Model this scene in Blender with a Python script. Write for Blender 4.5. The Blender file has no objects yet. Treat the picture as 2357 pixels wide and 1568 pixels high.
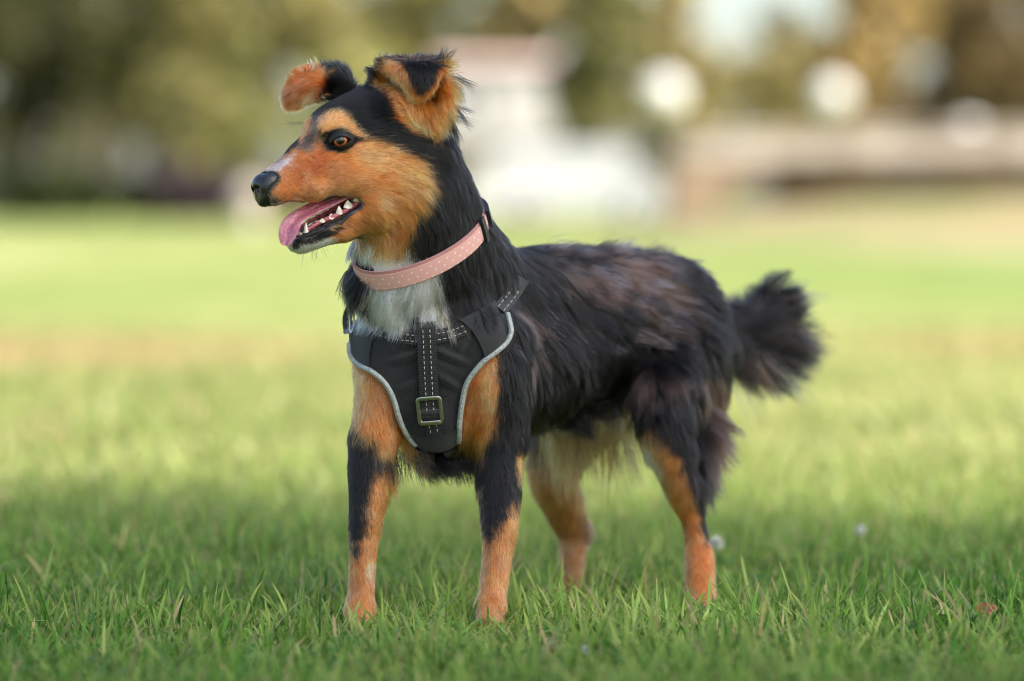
import bpy, math, random
import numpy as np
from mathutils import Vector, Matrix, kdtree
from mathutils.bvhtree import BVHTree
rng = np.random.default_rng(7); random.seed(7)
PI = math.pi
scene = bpy.context.scene
col = scene.collection
# ------------------------------------------------------------------ camera
LENS, D0, CAMH = 128.78, 4.4, 0.5150
PITCH = math.radians(2.119)
FP = 2357 * LENS / 36.0                 # focal length in survey units (photo taken as 2357 units wide)
S0 = D0 / FP                            # metres per survey unit at the dog
cam = bpy.data.cameras.new('camera'); cam.lens = LENS; cam.sensor_width = 36; cam.clip_end = 3000; cam.clip_start = .05
camo = bpy.data.objects.new('camera', cam); col.objects.link(camo)
camo.location = (0, 0, CAMH); camo.rotation_euler = (PI/2 - PITCH, 0, 0)
cam.dof.use_dof = True; cam.dof.focus_distance = D0 - .045; cam.dof.aperture_fstop = 2.0
scene.camera = camo
# ------------------------------------------------------------------ sky, sun, exposure
SUN_EL, SUN_AZ = math.radians(46), math.radians(126)     # azimuth clockwise from +Y (away from camera)
world = bpy.data.worlds.new('World'); scene.world = world; world.use_nodes = True
nt = world.node_tree; nt.nodes.clear()
sky = nt.nodes.new('ShaderNodeTexSky'); sky.sky_type = 'NISHITA'; sky.sun_disc = False
sky.sun_elevation = SUN_EL; sky.sun_rotation = SUN_AZ; sky.air_density = 1.0; sky.dust_density = 2.5; sky.ozone_density = 1.0
bg = nt.nodes.new('ShaderNodeBackground'); bg.inputs[1].default_value = .13
wo = nt.nodes.new('ShaderNodeOutputWorld')
nt.links.new(sky.outputs[0], bg.inputs[0]); nt.links.new(bg.outputs[0], wo.inputs[0])
sun = bpy.data.lights.new('sun', 'SUN'); sun.energy = 3.4; sun.angle = math.radians(4); sun.color = (1, .95, .87)
suno = bpy.data.objects.new('sun', sun); col.objects.link(suno)
sd = Vector((math.sin(SUN_AZ)*math.cos(SUN_EL), math.cos(SUN_AZ)*math.cos(SUN_EL), math.sin(SUN_EL)))
suno.rotation_euler = sd.to_track_quat('Z', 'Y').to_euler(); suno.location = sd * 30
vs = scene.view_settings; vs.view_transform = 'Standard'; vs.look = 'None'; vs.exposure = 1.36; vs.gamma = 1.0; vs.use_curve_mapping = False
cy = scene.cycles
cy.use_denoising = True; cy.denoiser = 'OPENIMAGEDENOISE'; cy.denoising_prefilter = 'ACCURATE'; cy.max_bounces = 14; cy.diffuse_bounces = 3; cy.glossy_bounces = 10; cy.transmission_bounces = 12; cy.filter_width = 1.05
cy.transparent_max_bounces = 8; cy.sample_clamp_indirect = 6; cy.caustics_reflective = False; cy.caustics_refractive = False
scene.cycles_curves.shape = 'RIBBONS'; scene.cycles_curves.subdivisions = 2

# ------------------------------------------------------------------ survey frame -> world
CT, ST = math.cos(PITCH), math.sin(PITCH)
def W(p):                                # (u, v, w): photo survey units, w = depth behind the dog's plane in the same unit
    p = np.asarray(p, float); z = D0 + p[..., 2]*S0
    x = (p[..., 0]-1178.5)/FP*z; y = -(p[..., 1]-784)/FP*z
    return np.stack([x, z*CT + y*ST, CAMH - z*ST + y*CT], -1)
def WR(r, w): return r*S0*(D0 + w*S0)/D0
def WD(d):                               # direction
    d = np.asarray(d, float)
    return np.stack([d[..., 0], d[..., 2]*CT - d[..., 1]*ST, -d[..., 2]*ST - d[..., 1]*CT], -1)
def UV(P):                               # world -> survey
    P = np.asarray(P, float); y0 = P[..., 1]; z0 = P[..., 2]-CAMH
    z = y0*CT - z0*ST; y = y0*ST + z0*CT
    return np.stack([P[..., 0]/z*FP + 1178.5, 784 - y/z*FP, (z-D0)/S0], -1)
# head frame: f forward, l to the dog's left (near side), h up; survey units
YAW, PIT = math.radians(26), math.radians(10)
HO = np.array([905., 300., -40.])
HF = np.array([-math.cos(YAW)*math.cos(PIT), math.sin(PIT), -math.sin(YAW)*math.cos(PIT)])
HL = np.array([math.sin(YAW), 0, -math.cos(YAW)])
HU = np.array([0, -1., 0]); HU = HU - HU.dot(HF)*HF; HU /= np.linalg.norm(HU)
def HV(q): q = np.asarray(q, float); return q[..., 0:1]*HF + q[..., 1:2]*HL + q[..., 2:3]*HU
def Hs(q): return HO + HV(q)             # head local -> survey (head is small: perspective taken at its survey depth)
def HW(q): return W(Hs(q))
def HD(q): return WD(HV(q))
def headlocal(P):
    s = UV(P) - HO
    return np.stack([s@HF, s@HL, s@HU], -1)
def nrm(a): return a/np.maximum(np.linalg.norm(a, axis=-1, keepdims=True), 1e-9)

# ------------------------------------------------------------------ materials
def mat(name, base=(.5,.5,.5), rough=.5, **kw):
    m = bpy.data.materials.new(name); m.use_nodes = True
    b = m.node_tree.nodes['Principled BSDF']
    b.inputs['Base Color'].default_value = (*base, 1); b.inputs['Roughness'].default_value = rough
    for k, v in kw.items():
        b.inputs[k.replace('_', ' ')].default_value = v
    return m
def nodes(m): return m.node_tree.nodes, m.node_tree.links, m.node_tree.nodes['Principled BSDF']
def srgb(r, g, b):
    f = lambda c: (c/255/12.92) if c/255 <= .04045 else ((c/255+.055)/1.055)**2.4
    return (f(r), f(g), f(b))
def noise_col(m, ca, cb, scale, detail=4, coord='Object', bump=0., bscale=None, mid=.5, width=.3):
    n, l, b = nodes(m)
    tc = n.new('ShaderNodeTexCoord'); t = n.new('ShaderNodeTexNoise'); t.inputs['Scale'].default_value = scale; t.inputs['Detail'].default_value = detail
    l.new(tc.outputs[coord], t.inputs['Vector'])
    r = n.new('ShaderNodeValToRGB'); r.color_ramp.elements[0].position = mid-width/2; r.color_ramp.elements[1].position = mid+width/2
    r.color_ramp.elements[0].color = (*ca, 1); r.color_ramp.elements[1].color = (*cb, 1)
    l.new(t.outputs[0], r.inputs[0]); l.new(r.outputs[0], b.inputs['Base Color'])
    if bump:
        t2 = n.new('ShaderNodeTexNoise'); t2.inputs['Scale'].default_value = bscale or scale*4; t2.inputs['Detail'].default_value = 3
        l.new(tc.outputs[coord], t2.inputs['Vector'])
        bp = n.new('ShaderNodeBump'); bp.inputs['Strength'].default_value = bump; bp.inputs['Distance'].default_value = .01
        l.new(t2.outputs[0], bp.inputs['Height']); l.new(bp.outputs[0], b.inputs['Normal'])
    return m

# ------------------------------------------------------------------ object helpers
def tag(o, label=None, cat=None, group=None, kind=None):
    if label: o['label'] = label
    if cat: o['category'] = cat
    if group: o['group'] = group
    if kind: o['kind'] = kind
    return o
def empty(name, loc, label=None, cat=None, group=None):
    o = bpy.data.objects.new(name, None); col.objects.link(o); o.location = loc; o.empty_display_size = .05
    bpy.context.view_layer.update()
    return tag(o, label, cat, group)
def attach(o, parent):
    if parent is not None:
        o.parent = parent
        L = parent.location.copy() if parent.parent is None else parent.matrix_world.translation.copy()
        o.matrix_parent_inverse = Matrix.Translation(-L)
    return o
def mesh(name, V, F, m=None, parent=None, smooth=True):
    me = bpy.data.meshes.new(name)
    V = np.asarray(V, float)
    if isinstance(F, np.ndarray):
        n, k = F.shape
        me.vertices.add(len(V)); me.vertices.foreach_set('co', V.astype(np.float32).ravel())
        me.loops.add(n*k); me.loops.foreach_set('vertex_index', F.astype(np.int32).ravel())
        me.polygons.add(n); me.polygons.foreach_set('loop_start', np.arange(0, n*k, k, dtype=np.int32))
        me.update(calc_edges=True); me.validate()
    else:
        me.from_pydata(V.tolist(), [], F)
    if smooth: me.polygons.foreach_set('use_smooth', np.ones(len(me.polygons), bool))
    if m: me.materials.append(m)
    o = bpy.data.objects.new(name, me); col.objects.link(o)
    return attach(o, parent)
class MB:                                 # collects simple solids into one mesh
    def __init__(s): s.V = []; s.F = []
    def add(s, V, F):
        b = len(s.V); s.V += [tuple(v) for v in V]; s.F += [tuple(i+b for i in f) for f in F]; return s
    def box(s, x0, x1, y0, y1, z0, z1):
        V = [(x, y, z) for x in (x0, x1) for y in (y0, y1) for z in (z0, z1)]
        return s.add(V, [(0,1,3,2), (4,6,7,5), (0,4,5,1), (2,3,7,6), (0,2,6,4), (1,5,7,3)])
    def tube(s, P, R, n=8, cap=True):
        P = np.asarray(P, float); R = np.broadcast_to(R, len(P)); T = nrm(np.gradient(P, axis=0))
        ref = np.array([0, 0, 1.]) if abs(T[0][2]) < .9 else np.array([1., 0, 0]); V = []
        for p, r, t in zip(P, R, T):
            a = ref - ref.dot(t)*t; a /= np.linalg.norm(a); b = np.cross(t, a); ref = a
            V += [p + r*(math.cos(q)*a + math.sin(q)*b) for q in np.linspace(0, 2*PI, n, endpoint=False)]
        F = [(i*n+j, i*n+(j+1) % n, (i+1)*n+(j+1) % n, (i+1)*n+j) for i in range(len(P)-1) for j in range(n)]
        if cap: F += [tuple(range(n-1, -1, -1)), tuple((len(P)-1)*n+j for j in range(n))]
        return s.add(V, F)
    def grid(s, G, closed_u=False):       # G: (a, b, 3) points
        G = np.asarray(G); a, b = G.shape[:2]
        F = [(i*b+j, i*b+j+1, ((i+1) % a)*b+j+1, ((i+1) % a)*b+j) for i in range(a if closed_u else a-1) for j in range(b-1)]
        return s.add(G.reshape(-1, 3), F)
    def build(s, name, m, parent=None, smooth=True): return mesh(name, s.V, s.F, m, parent, smooth)
def smoothpath(P, n):                     # Catmull-Rom through points
    P = np.asarray(P, float); k = len(P); Q = np.vstack([2*P[0]-P[1], P, 2*P[-1]-P[-2]])
    t = np.linspace(0, k-1-1e-6, n); i = t.astype(int); f = (t-i)[:, None]
    a, b, c, d = Q[i], Q[i+1], Q[i+2], Q[i+3]
    return .5*(2*b + (c-a)*f + (2*a-5*b+4*c-d)*f**2 + (3*b-a-3*c+d)*f**3)
def sheet(ctrl, a, b):                    # smooth grid through a control grid
    ctrl = np.asarray(ctrl, float)
    R = np.stack([smoothpath(r, b) for r in ctrl]); return np.stack([smoothpath(R[:, j], a) for j in range(b)], 1)

# ------------------------------------------------------------------ signed distance modelling
class SDF:
    def __init__(s): s.ops = []
    def cone(s, a, b, ra, rb, k=.012, op='add', keep=None): s.ops.append(('cone', op, k, np.array(a, float), np.array(b, float), ra, rb)); return s
    def chain(s, P, R, k=.012, op='add'): s.ops.append(('chain', op, k, np.array(P, float), np.array(R, float))); return s
    def ell(s, c, ax, r, k=.012, op='add'): s.ops.append(('ell', op, k, np.array(c, float), np.array(ax, float), np.array(r, float))); return s
    def pts(s, P, r, k=.004, op='add'): s.ops.append(('pts', op, k, np.asarray(P, float), r)); return s
    def __call__(s, X, far=.07):
        d = np.full(len(X), far, np.float64)
        for o in s.ops:
            kind, op, k = o[:3]
            if kind == 'cone': lo = np.minimum(o[3]-o[5], o[4]-o[6]); hi = np.maximum(o[3]+o[5], o[4]+o[6])
            elif kind == 'chain': lo = (o[3]-o[4][:, None]).min(0); hi = (o[3]+o[4][:, None]).max(0)
            elif kind == 'ell': R = o[5].max(); lo, hi = o[3]-R, o[3]+R
            else: lo, hi = o[3].min(0)-o[4], o[3].max(0)+o[4]
            mg = far if op == 'add' else k + .003
            if kind == 'pts': mg = .025
            i = np.nonzero(((X > lo-mg) & (X < hi+mg)).all(1))[0]
            if not len(i): continue
            p = X[i]
            if kind == 'cone':
                ba = o[4]-o[3]; l2 = ba.dot(ba)
                t = np.clip((p-o[3])@ba/max(l2, 1e-12), 0, 1); q = p - o[3] - t[:, None]*ba
                e = np.sqrt((q*q).sum(1)) - (o[5] + (o[6]-o[5])*t)
            elif kind == 'chain':
                e = np.full(len(p), 1e3)
                for a, b, ra, rb in zip(o[3][:-1], o[3][1:], o[4][:-1], o[4][1:]):
                    ba = b-a; t = np.clip((p-a)@ba/max(ba.dot(ba), 1e-12), 0, 1); q = p - a - t[:, None]*ba
                    e = np.minimum(e, np.sqrt((q*q).sum(1)) - (ra + (rb-ra)*t))
            elif kind == 'ell':
                q = (p-o[3])@o[4].T; k0 = np.sqrt(((q/o[5])**2).sum(1)); k1 = np.sqrt(((q/o[5]**2)**2).sum(1))
                e = np.where(k1 > 1e-9, k0*(k0-1)/np.maximum(k1, 1e-9), -o[5].min())
            else:
                e = np.full(len(p), 1e3)
                for j in range(0, len(p), 4000):
                    pp = p[j:j+4000]; D2 = (pp**2).sum(1)[:, None] + (o[3]**2).sum(1)[None] - 2*pp@o[3].T
                    e[j:j+4000] = np.sqrt(np.maximum(D2.min(1), 0)) - o[4]
            c = d[i]
            if op == 'add':
                h = np.maximum(k-np.abs(c-e), 0)/k; d[i] = np.minimum(c, e) - h*h*k*.25
            else:
                e = -e; h = np.maximum(k-np.abs(c-e), 0)/k; d[i] = np.maximum(c, e) + h*h*k*.25
        return d
def grid_pts(lo, n, h):
    return np.stack(np.meshgrid(*[lo[i] + h*np.arange(n[i]) for i in range(3)], indexing='ij'), -1)
def surface_nets(F, lo, h):
    ins = F < 0; n = np.array(F.shape)
    cs = [(a, b, c) for a in (0, 1) for b in (0, 1) for c in (0, 1)]
    cnt = np.zeros(n-1, np.uint8)
    for a, b, c in cs: cnt += ins[a:n[0]-1+a, b:n[1]-1+b, c:n[2]-1+c]
    act = (cnt > 0) & (cnt < 8); ijk = np.argwhere(act); idx = np.full(n-1, -1, np.int64); idx[act] = np.arange(len(ijk))
    P = np.zeros((len(ijk), 3)); N = np.zeros(len(ijk))
    for a in cs:
        for ax in range(3):
            if a[ax]: continue
            b = list(a); b[ax] = 1
            fa = F[tuple((ijk+a).T)]; fb = F[tuple((ijk+b).T)]; x = (fa < 0) != (fb < 0)
            t = fa[x]/(fa[x]-fb[x]); q = np.array(a, float)[None].repeat(x.sum(), 0); q[:, ax] = t
            P[x] += q; N[x] += 1
    V = lo + h*(ijk + P/N[:, None]); faces = []
    for ax in range(3):
        s1 = [slice(None)]*3; s2 = [slice(None)]*3; s1[ax] = slice(0, -1); s2[ax] = slice(1, None)
        x = ins[tuple(s1)] != ins[tuple(s2)]; e = np.argwhere(x); o1, o2 = (ax+1) % 3, (ax+2) % 3
        e = e[(e[:, o1] > 0) & (e[:, o2] > 0) & (e[:, o1] < n[o1]-1) & (e[:, o2] < n[o2]-1)]
        if not len(e): continue
        sg = ins[tuple(e.T)]
        def cell(d1, d2):
            q = e.copy(); q[:, o1] += d1; q[:, o2] += d2; return idx[tuple(q.T)]
        qd = np.stack([cell(-1, -1), cell(0, -1), cell(0, 0), cell(-1, 0)], 1); qd[~sg] = qd[~sg][:, ::-1]
        faces.append(qd)
    return V, np.concatenate(faces)
def vnormals(V, F):
    a = V[F[:, 2]]-V[F[:, 0]]; b = V[F[:, 3]]-V[F[:, 1]]; n = np.cross(a, b); N = np.zeros_like(V)
    for j in range(4): np.add.at(N, F[:, j], n)
    return nrm(N)
def relax(V, F, it=2, lam=.4):
    for _ in range(it):
        A = np.zeros_like(V); c = np.zeros(len(V))
        for j in range(4):
            for k in (1, 3):
                np.add.at(A, F[:, j], V[F[:, (j+k) % 4]]); np.add.at(c, F[:, j], 1)
        V = V + lam*(A/c[:, None]-V)
    return V
def fine_mesh(sdf, lo, hi, h, pad=None):
    n = np.ceil((np.array(hi)-lo)/h).astype(int)+1; X = grid_pts(np.array(lo), n, h)
    F = sdf(X.reshape(-1, 3)).reshape(n); V, Q = surface_nets(F, np.array(lo), h); return relax(V, Q, 2), Q
# ------------------------------------------------------------------ the dog's body
dog = SDF()
def C(a, b, k=.02, op='add'): dog.cone(W(a[:3]), W(b[:3]), WR(a[3], a[2]), WR(b[3], b[2]), k, op)
def chain(L, k=.02):
    Q = smoothpath(np.array(L, float), 4*len(L)-3) if len(L) > 2 else np.array(L, float)
    dog.chain(W(Q[:, :3]), WR(Q[:, 3], Q[:, 2]), k)
# torso
chain([(985,785,105,112), (1000,940,120,92)], .03)
chain([(1045,800,220,150), (1180,800,350,150), (1300,780,470,128), (1440,748,580,100), (1540,742,640,100)], .05)
chain([(1075,650,170,92), (1180,672,300,90), (1310,680,490,100), (1400,690,560,106), (1510,702,640,104)], .04)
chain([(1120,880,200,108), (1210,868,310,108), (1285,822,410,84)], .04)
C((1005,970,130,62), (1090,985,260,50), .03)
# shoulders and front legs
chain([(895,800,100,80), (880,905,70,62), (858,1010,55,48)], .03)
chain([(858,1010,55,48), (848,1080,45,45), (844,1160,35,39), (836,1265,25,31), (832,1345,18,29), (829,1398,8,31)], .01)
C((829,1406,2,30), (826,1436,-32,25), .012)
chain([(1120,790,110,92), (1140,890,95,72), (1155,1000,105,56)], .03)
chain([(1155,1000,105,54), (1152,1090,90,47), (1150,1180,70,41), (1144,1275,50,33), (1136,1350,30,31), (1130,1393,15,32)], .01)
C((1128,1401,8,31), (1124,1428,-25,26), .012)
for x_, y_, w_ in ((829,1441,-38), (1126,1431,-32)):
    for dx, dz in ((-21, 10), (-8, -4), (8, -4), (21, 8)): C((x_+dx*.6,y_-14,w_+dz+26,13), (x_+dx,y_+2,w_+dz,11), .004)
# hind legs
chain([(1560,780,600,98), (1545,880,520,78), (1535,960,470,56), (1550,1060,470,44), (1590,1180,500,27), (1604,1245,500,25), (1610,1285,485,32), (1612,1366,430,33)], .02)
chain([(1590,800,660,62), (1602,920,600,45), (1612,1010,560,22), (1614,1080,535,10)], .03)
C((1616,1374,425,28), (1614,1394,380,24), .01)
chain([(1400,800,760,95), (1320,950,770,76), (1276,1080,740,54), (1296,1170,770,42), (1318,1225,800,34), (1318,1280,795,30), (1314,1342,780,29)], .02)
for x_, y_, w_ in ((1614,1394,372), (1310,1360,740)):
    for dx, dz in ((-18, 10), (-7, -4), (7, -4), (18, 8)): C((x_+dx*.6,y_-12,w_+dz+24,11), (x_+dx,y_+2,w_+dz,9), .004)
# tail core
chain([(1590,720,720,42), (1640,750,770,32), (1690,780,800,26), (1735,772,825,24), (1762,738,840,22), (1772,712,850,18)], .012)
# neck
chain([(950,370,-25,92), (965,480,0,100), (985,570,55,112), (1010,690,140,118)], .03)
C((1000,430,20,66), (1080,600,140,82), .04)
C((893,510,-40,58), (897,620,15,80), .04)
# head (local frame, symmetrical)
HAX = nrm(np.stack([HD(np.eye(3)[i]) for i in range(3)]))
def E(c, r, k=.012, op='add'):
    for s in ((1,) if c[1] == 0 else (1, -1)):
        dog.ell(HW((c[0], s*c[1], c[2])), HAX, np.array(r)*S0*.985, k, op)
def HC(a, b, k=.012, op='add'):
    for s in ((1,) if a[1] == 0 and b[1] == 0 else (1, -1)):
        dog.cone(HW((a[0], s*a[1], a[2])), HW((b[0], s*b[1], b[2])), a[3]*S0*.985, b[3]*S0*.985, k, op)
E((35,0,22), (112,78,88), .02)
E((125,0,38), (72,56,52), .02)
E((180,38,32), (27,21,22), .016)
HC((165,0,18,42), (240,0,-22,36), .02)
HC((200,18,-50,48), (330,13,-74,30), .012)
HC((235,0,-28,34), (336,0,-57,17), .012)
HC((240,34,-92,24), (338,17,-88,23), .01)
HC((150,46,-86,22), (240,34,-94,26), .012)
HC((336,16,-88,20), (346,6,-93,17), .008)
E((70,50,-50), (92,36,72), .02)
E((140,50,-42), (62,22,34), .014)
HC((70,46,-105,42), (170,42,-88,28), .014)
HC((20,45,-110,52), (95,38,-160,44), .02)
HC((100,38,-165,38), (185,30,-203,20), .014)
HC((185,30,-203,20), (288,12,-213,14), .01)
HC((112,52,-152,14), (165,44,-168,15), .008)
HC((165,44,-166,15), (225,34,-190,13), .008)
HC((225,34,-190,13), (290,15,-204,10), .008)
HC((100,0,-190,30), (275,0,-222,10), .012)
HC((-10,0,-60,80), (20,0,-130,60), .03)
for l in (-32, -12, 12, 32):
    dog.cone(HW((104,l*1.55,-136)), HW((215,l*.9,-161)), 10*S0, 24*S0, .006, 'sub')
    dog.cone(HW((215,l*.9,-161)), HW((330,l*.9,-172)), 24*S0, 30*S0, .006, 'sub')
# eye sockets
EYE = np.array([166., 61., 6.]); EYR = 22.
for s in (1, -1):
    dog.ell(HW(EYE*[1, s, 1]), HAX, np.full(3, (EYR-1)*S0), .004, 'sub')
# ears
ear_near = [[(872,230,-85), (905,258,-60), (955,285,-65), (995,292,-100)],
            [(864,192,-85), (915,205,-45), (982,228,-50), (1030,252,-105)],
            [(874,162,-88), (925,162,-50), (988,175,-55), (1032,205,-105)],
            [(893,148,-100), (935,143,-88), (983,144,-88), (1020,156,-105)],
            [(898,160,-130), (935,155,-142), (978,158,-142), (1010,167,-130)],
            [(922,184,-142), (942,184,-150), (975,188,-150), (999,194,-138)],
            [(953,214,-138), (962,217,-142), (971,218,-142), (980,216,-138)]]
ear_far = [[(818,236,0), (808,208,-8), (800,184,0)],
           [(764,222,-30), (763,194,-42), (766,168,-20)],
           [(712,226,-50), (711,198,-60), (714,168,-32)],
           [(682,235,-55), (677,210,-62), (686,180,-42)],
           [(667,236,-56), (661,224,-58), (665,208,-52)]]
ENs = sheet(ear_near, 34, 22); EFs = sheet(ear_far, 26, 18)
dog.pts(W(ENs).reshape(-1, 3), 6.5*S0, .008); dog.pts(W(EFs).reshape(-1, 3), 7.5*S0, .008)
HC((20,62,60,34), (-40,70,20,36), .02)

h1 = .0066; sub = 3; h2 = h1/sub
allp = np.concatenate([np.atleast_2d(o[3]) for o in dog.ops])
lo = allp.min(0)-.085; hi = allp.max(0)+.085; lo[2] = -.02
n1 = np.ceil((hi-lo)/h1).astype(int)+1
G1 = dog(grid_pts(lo, n1, h1).reshape(-1, 3)).reshape(n1).astype(np.float32)
n2 = (n1-1)*sub+1
def up(A, ax):
    A = np.moveaxis(A, ax, 0); B = np.empty(((A.shape[0]-1)*sub+1, *A.shape[1:]), np.float32)
    for j in range(sub): B[j::sub][:A.shape[0]-1] = A[:-1]*(1-j/sub) + A[1:]*(j/sub)
    B[-1] = A[-1]; return np.moveaxis(B, 0, ax)
G2 = up(up(up(G1, 0), 1), 2)
near = np.argwhere(np.abs(G2) < .0065)
G2[tuple(near.T)] = dog(lo + h2*near)
BV, BF = surface_nets(G2, lo, h2)
# keep the one connected body
BV = relax(BV, BF, 2, .4); BN = vnormals(BV, BF)
def samp(P):                              # trilinear distance and gradient from the coarse field
    q = np.clip((P-lo)/h1, 0, n1-1.001); i = q.astype(int); f = (q-i)
    g = lambda a, b, c: G1[i[:, 0]+a, i[:, 1]+b, i[:, 2]+c]
    fx, fy, fz = f.T
    c = {(a, b, cc): g(a, b, cc) for a in (0, 1) for b in (0, 1) for cc in (0, 1)}
    L = lambda p, q_, t: p*(1-t)+q_*t
    x00, x10, x01, x11 = [L(c[0, b, d], c[1, b, d], fx) for b, d in ((0, 0), (1, 0), (0, 1), (1, 1))]
    val = L(L(x00, x10, fy), L(x01, x11, fy), fz)
    gx = L(L(c[1,0,0]-c[0,0,0], c[1,1,0]-c[0,1,0], fy), L(c[1,0,1]-c[0,0,1], c[1,1,1]-c[0,1,1], fy), fz)
    gy = L(L(c[0,1,0]-c[0,0,0], c[1,1,0]-c[1,0,0], fx), L(c[0,1,1]-c[0,0,1], c[1,1,1]-c[1,0,1], fx), fz)
    gz = L(x01-x00, x11-x10, fy)
    return val, nrm(np.stack([gx, gy, gz], -1))
print('body', len(BV), len(BF))
# ------------------------------------------------------------------ fur: colour map of the coat
_tab = rng.random(4096)
def vnoise(P, sc):
    q = np.asarray(P)*sc; i = np.floor(q).astype(np.int64); f = q-i; f = f*f*(3-2*f); out = np.zeros(len(q))
    for a in (0, 1):
        for b in (0, 1):
            for c in (0, 1):
                hh = ((i[:, 0]+a)*73856093 ^ (i[:, 1]+b)*19349663 ^ (i[:, 2]+c)*83492791) & 4095
                out += _tab[hh]*np.where(a, f[:, 0], 1-f[:, 0])*np.where(b, f[:, 1], 1-f[:, 1])*np.where(c, f[:, 2], 1-f[:, 2])
    return out
def pdist(U, poly):                       # signed distance in survey units, positive inside
    poly = np.asarray(poly, float); x, y = U[:, 0], U[:, 1]; ins = np.zeros(len(U), bool); d2 = np.full(len(U), 1e12)
    for (x0, y0), (x1, y1) in zip(poly, np.roll(poly, -1, 0)):
        dx, dy = x1-x0, y1-y0; t = np.clip(((x-x0)*dx+(y-y0)*dy)/(dx*dx+dy*dy+1e-9), 0, 1)
        d2 = np.minimum(d2, (x-x0-t*dx)**2+(y-y0-t*dy)**2)
        if y0 != y1: ins ^= ((y0 > y) != (y1 > y)) & (x < (x1-x0)*(y-y0)/(y1-y0)+x0)
    return np.where(ins, 1, -1)*np.sqrt(d2)
k1 = lambda L: [(x/3.0276+552.4, y/3.0276+92.06) for x, y in L]       # head close-up survey
TAN, TAN2, RUST = srgb(202,114,52), srgb(214,146,84), srgb(170,80,32)
BLK, BRN, BRN2 = srgb(15,14,15), srgb(72,50,42), srgb(112,90,80)
WHT, CRM, GRY, OLV, EAR = srgb(250,246,240), srgb(214,186,150), srgb(140,128,126), srgb(84,62,32), srgb(226,176,120)
BEI = srgb(205,172,130)
isH = lambda L, q: (q[:, 2] < 70) & (q[:, 1] < 640)
isF = lambda L, q: q[:, 2] < 240
isB = lambda L, q: q[:, 2] > 240
isHN = lambda L, q: isH(L, q) & (L[:, 1] > -12)
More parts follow.
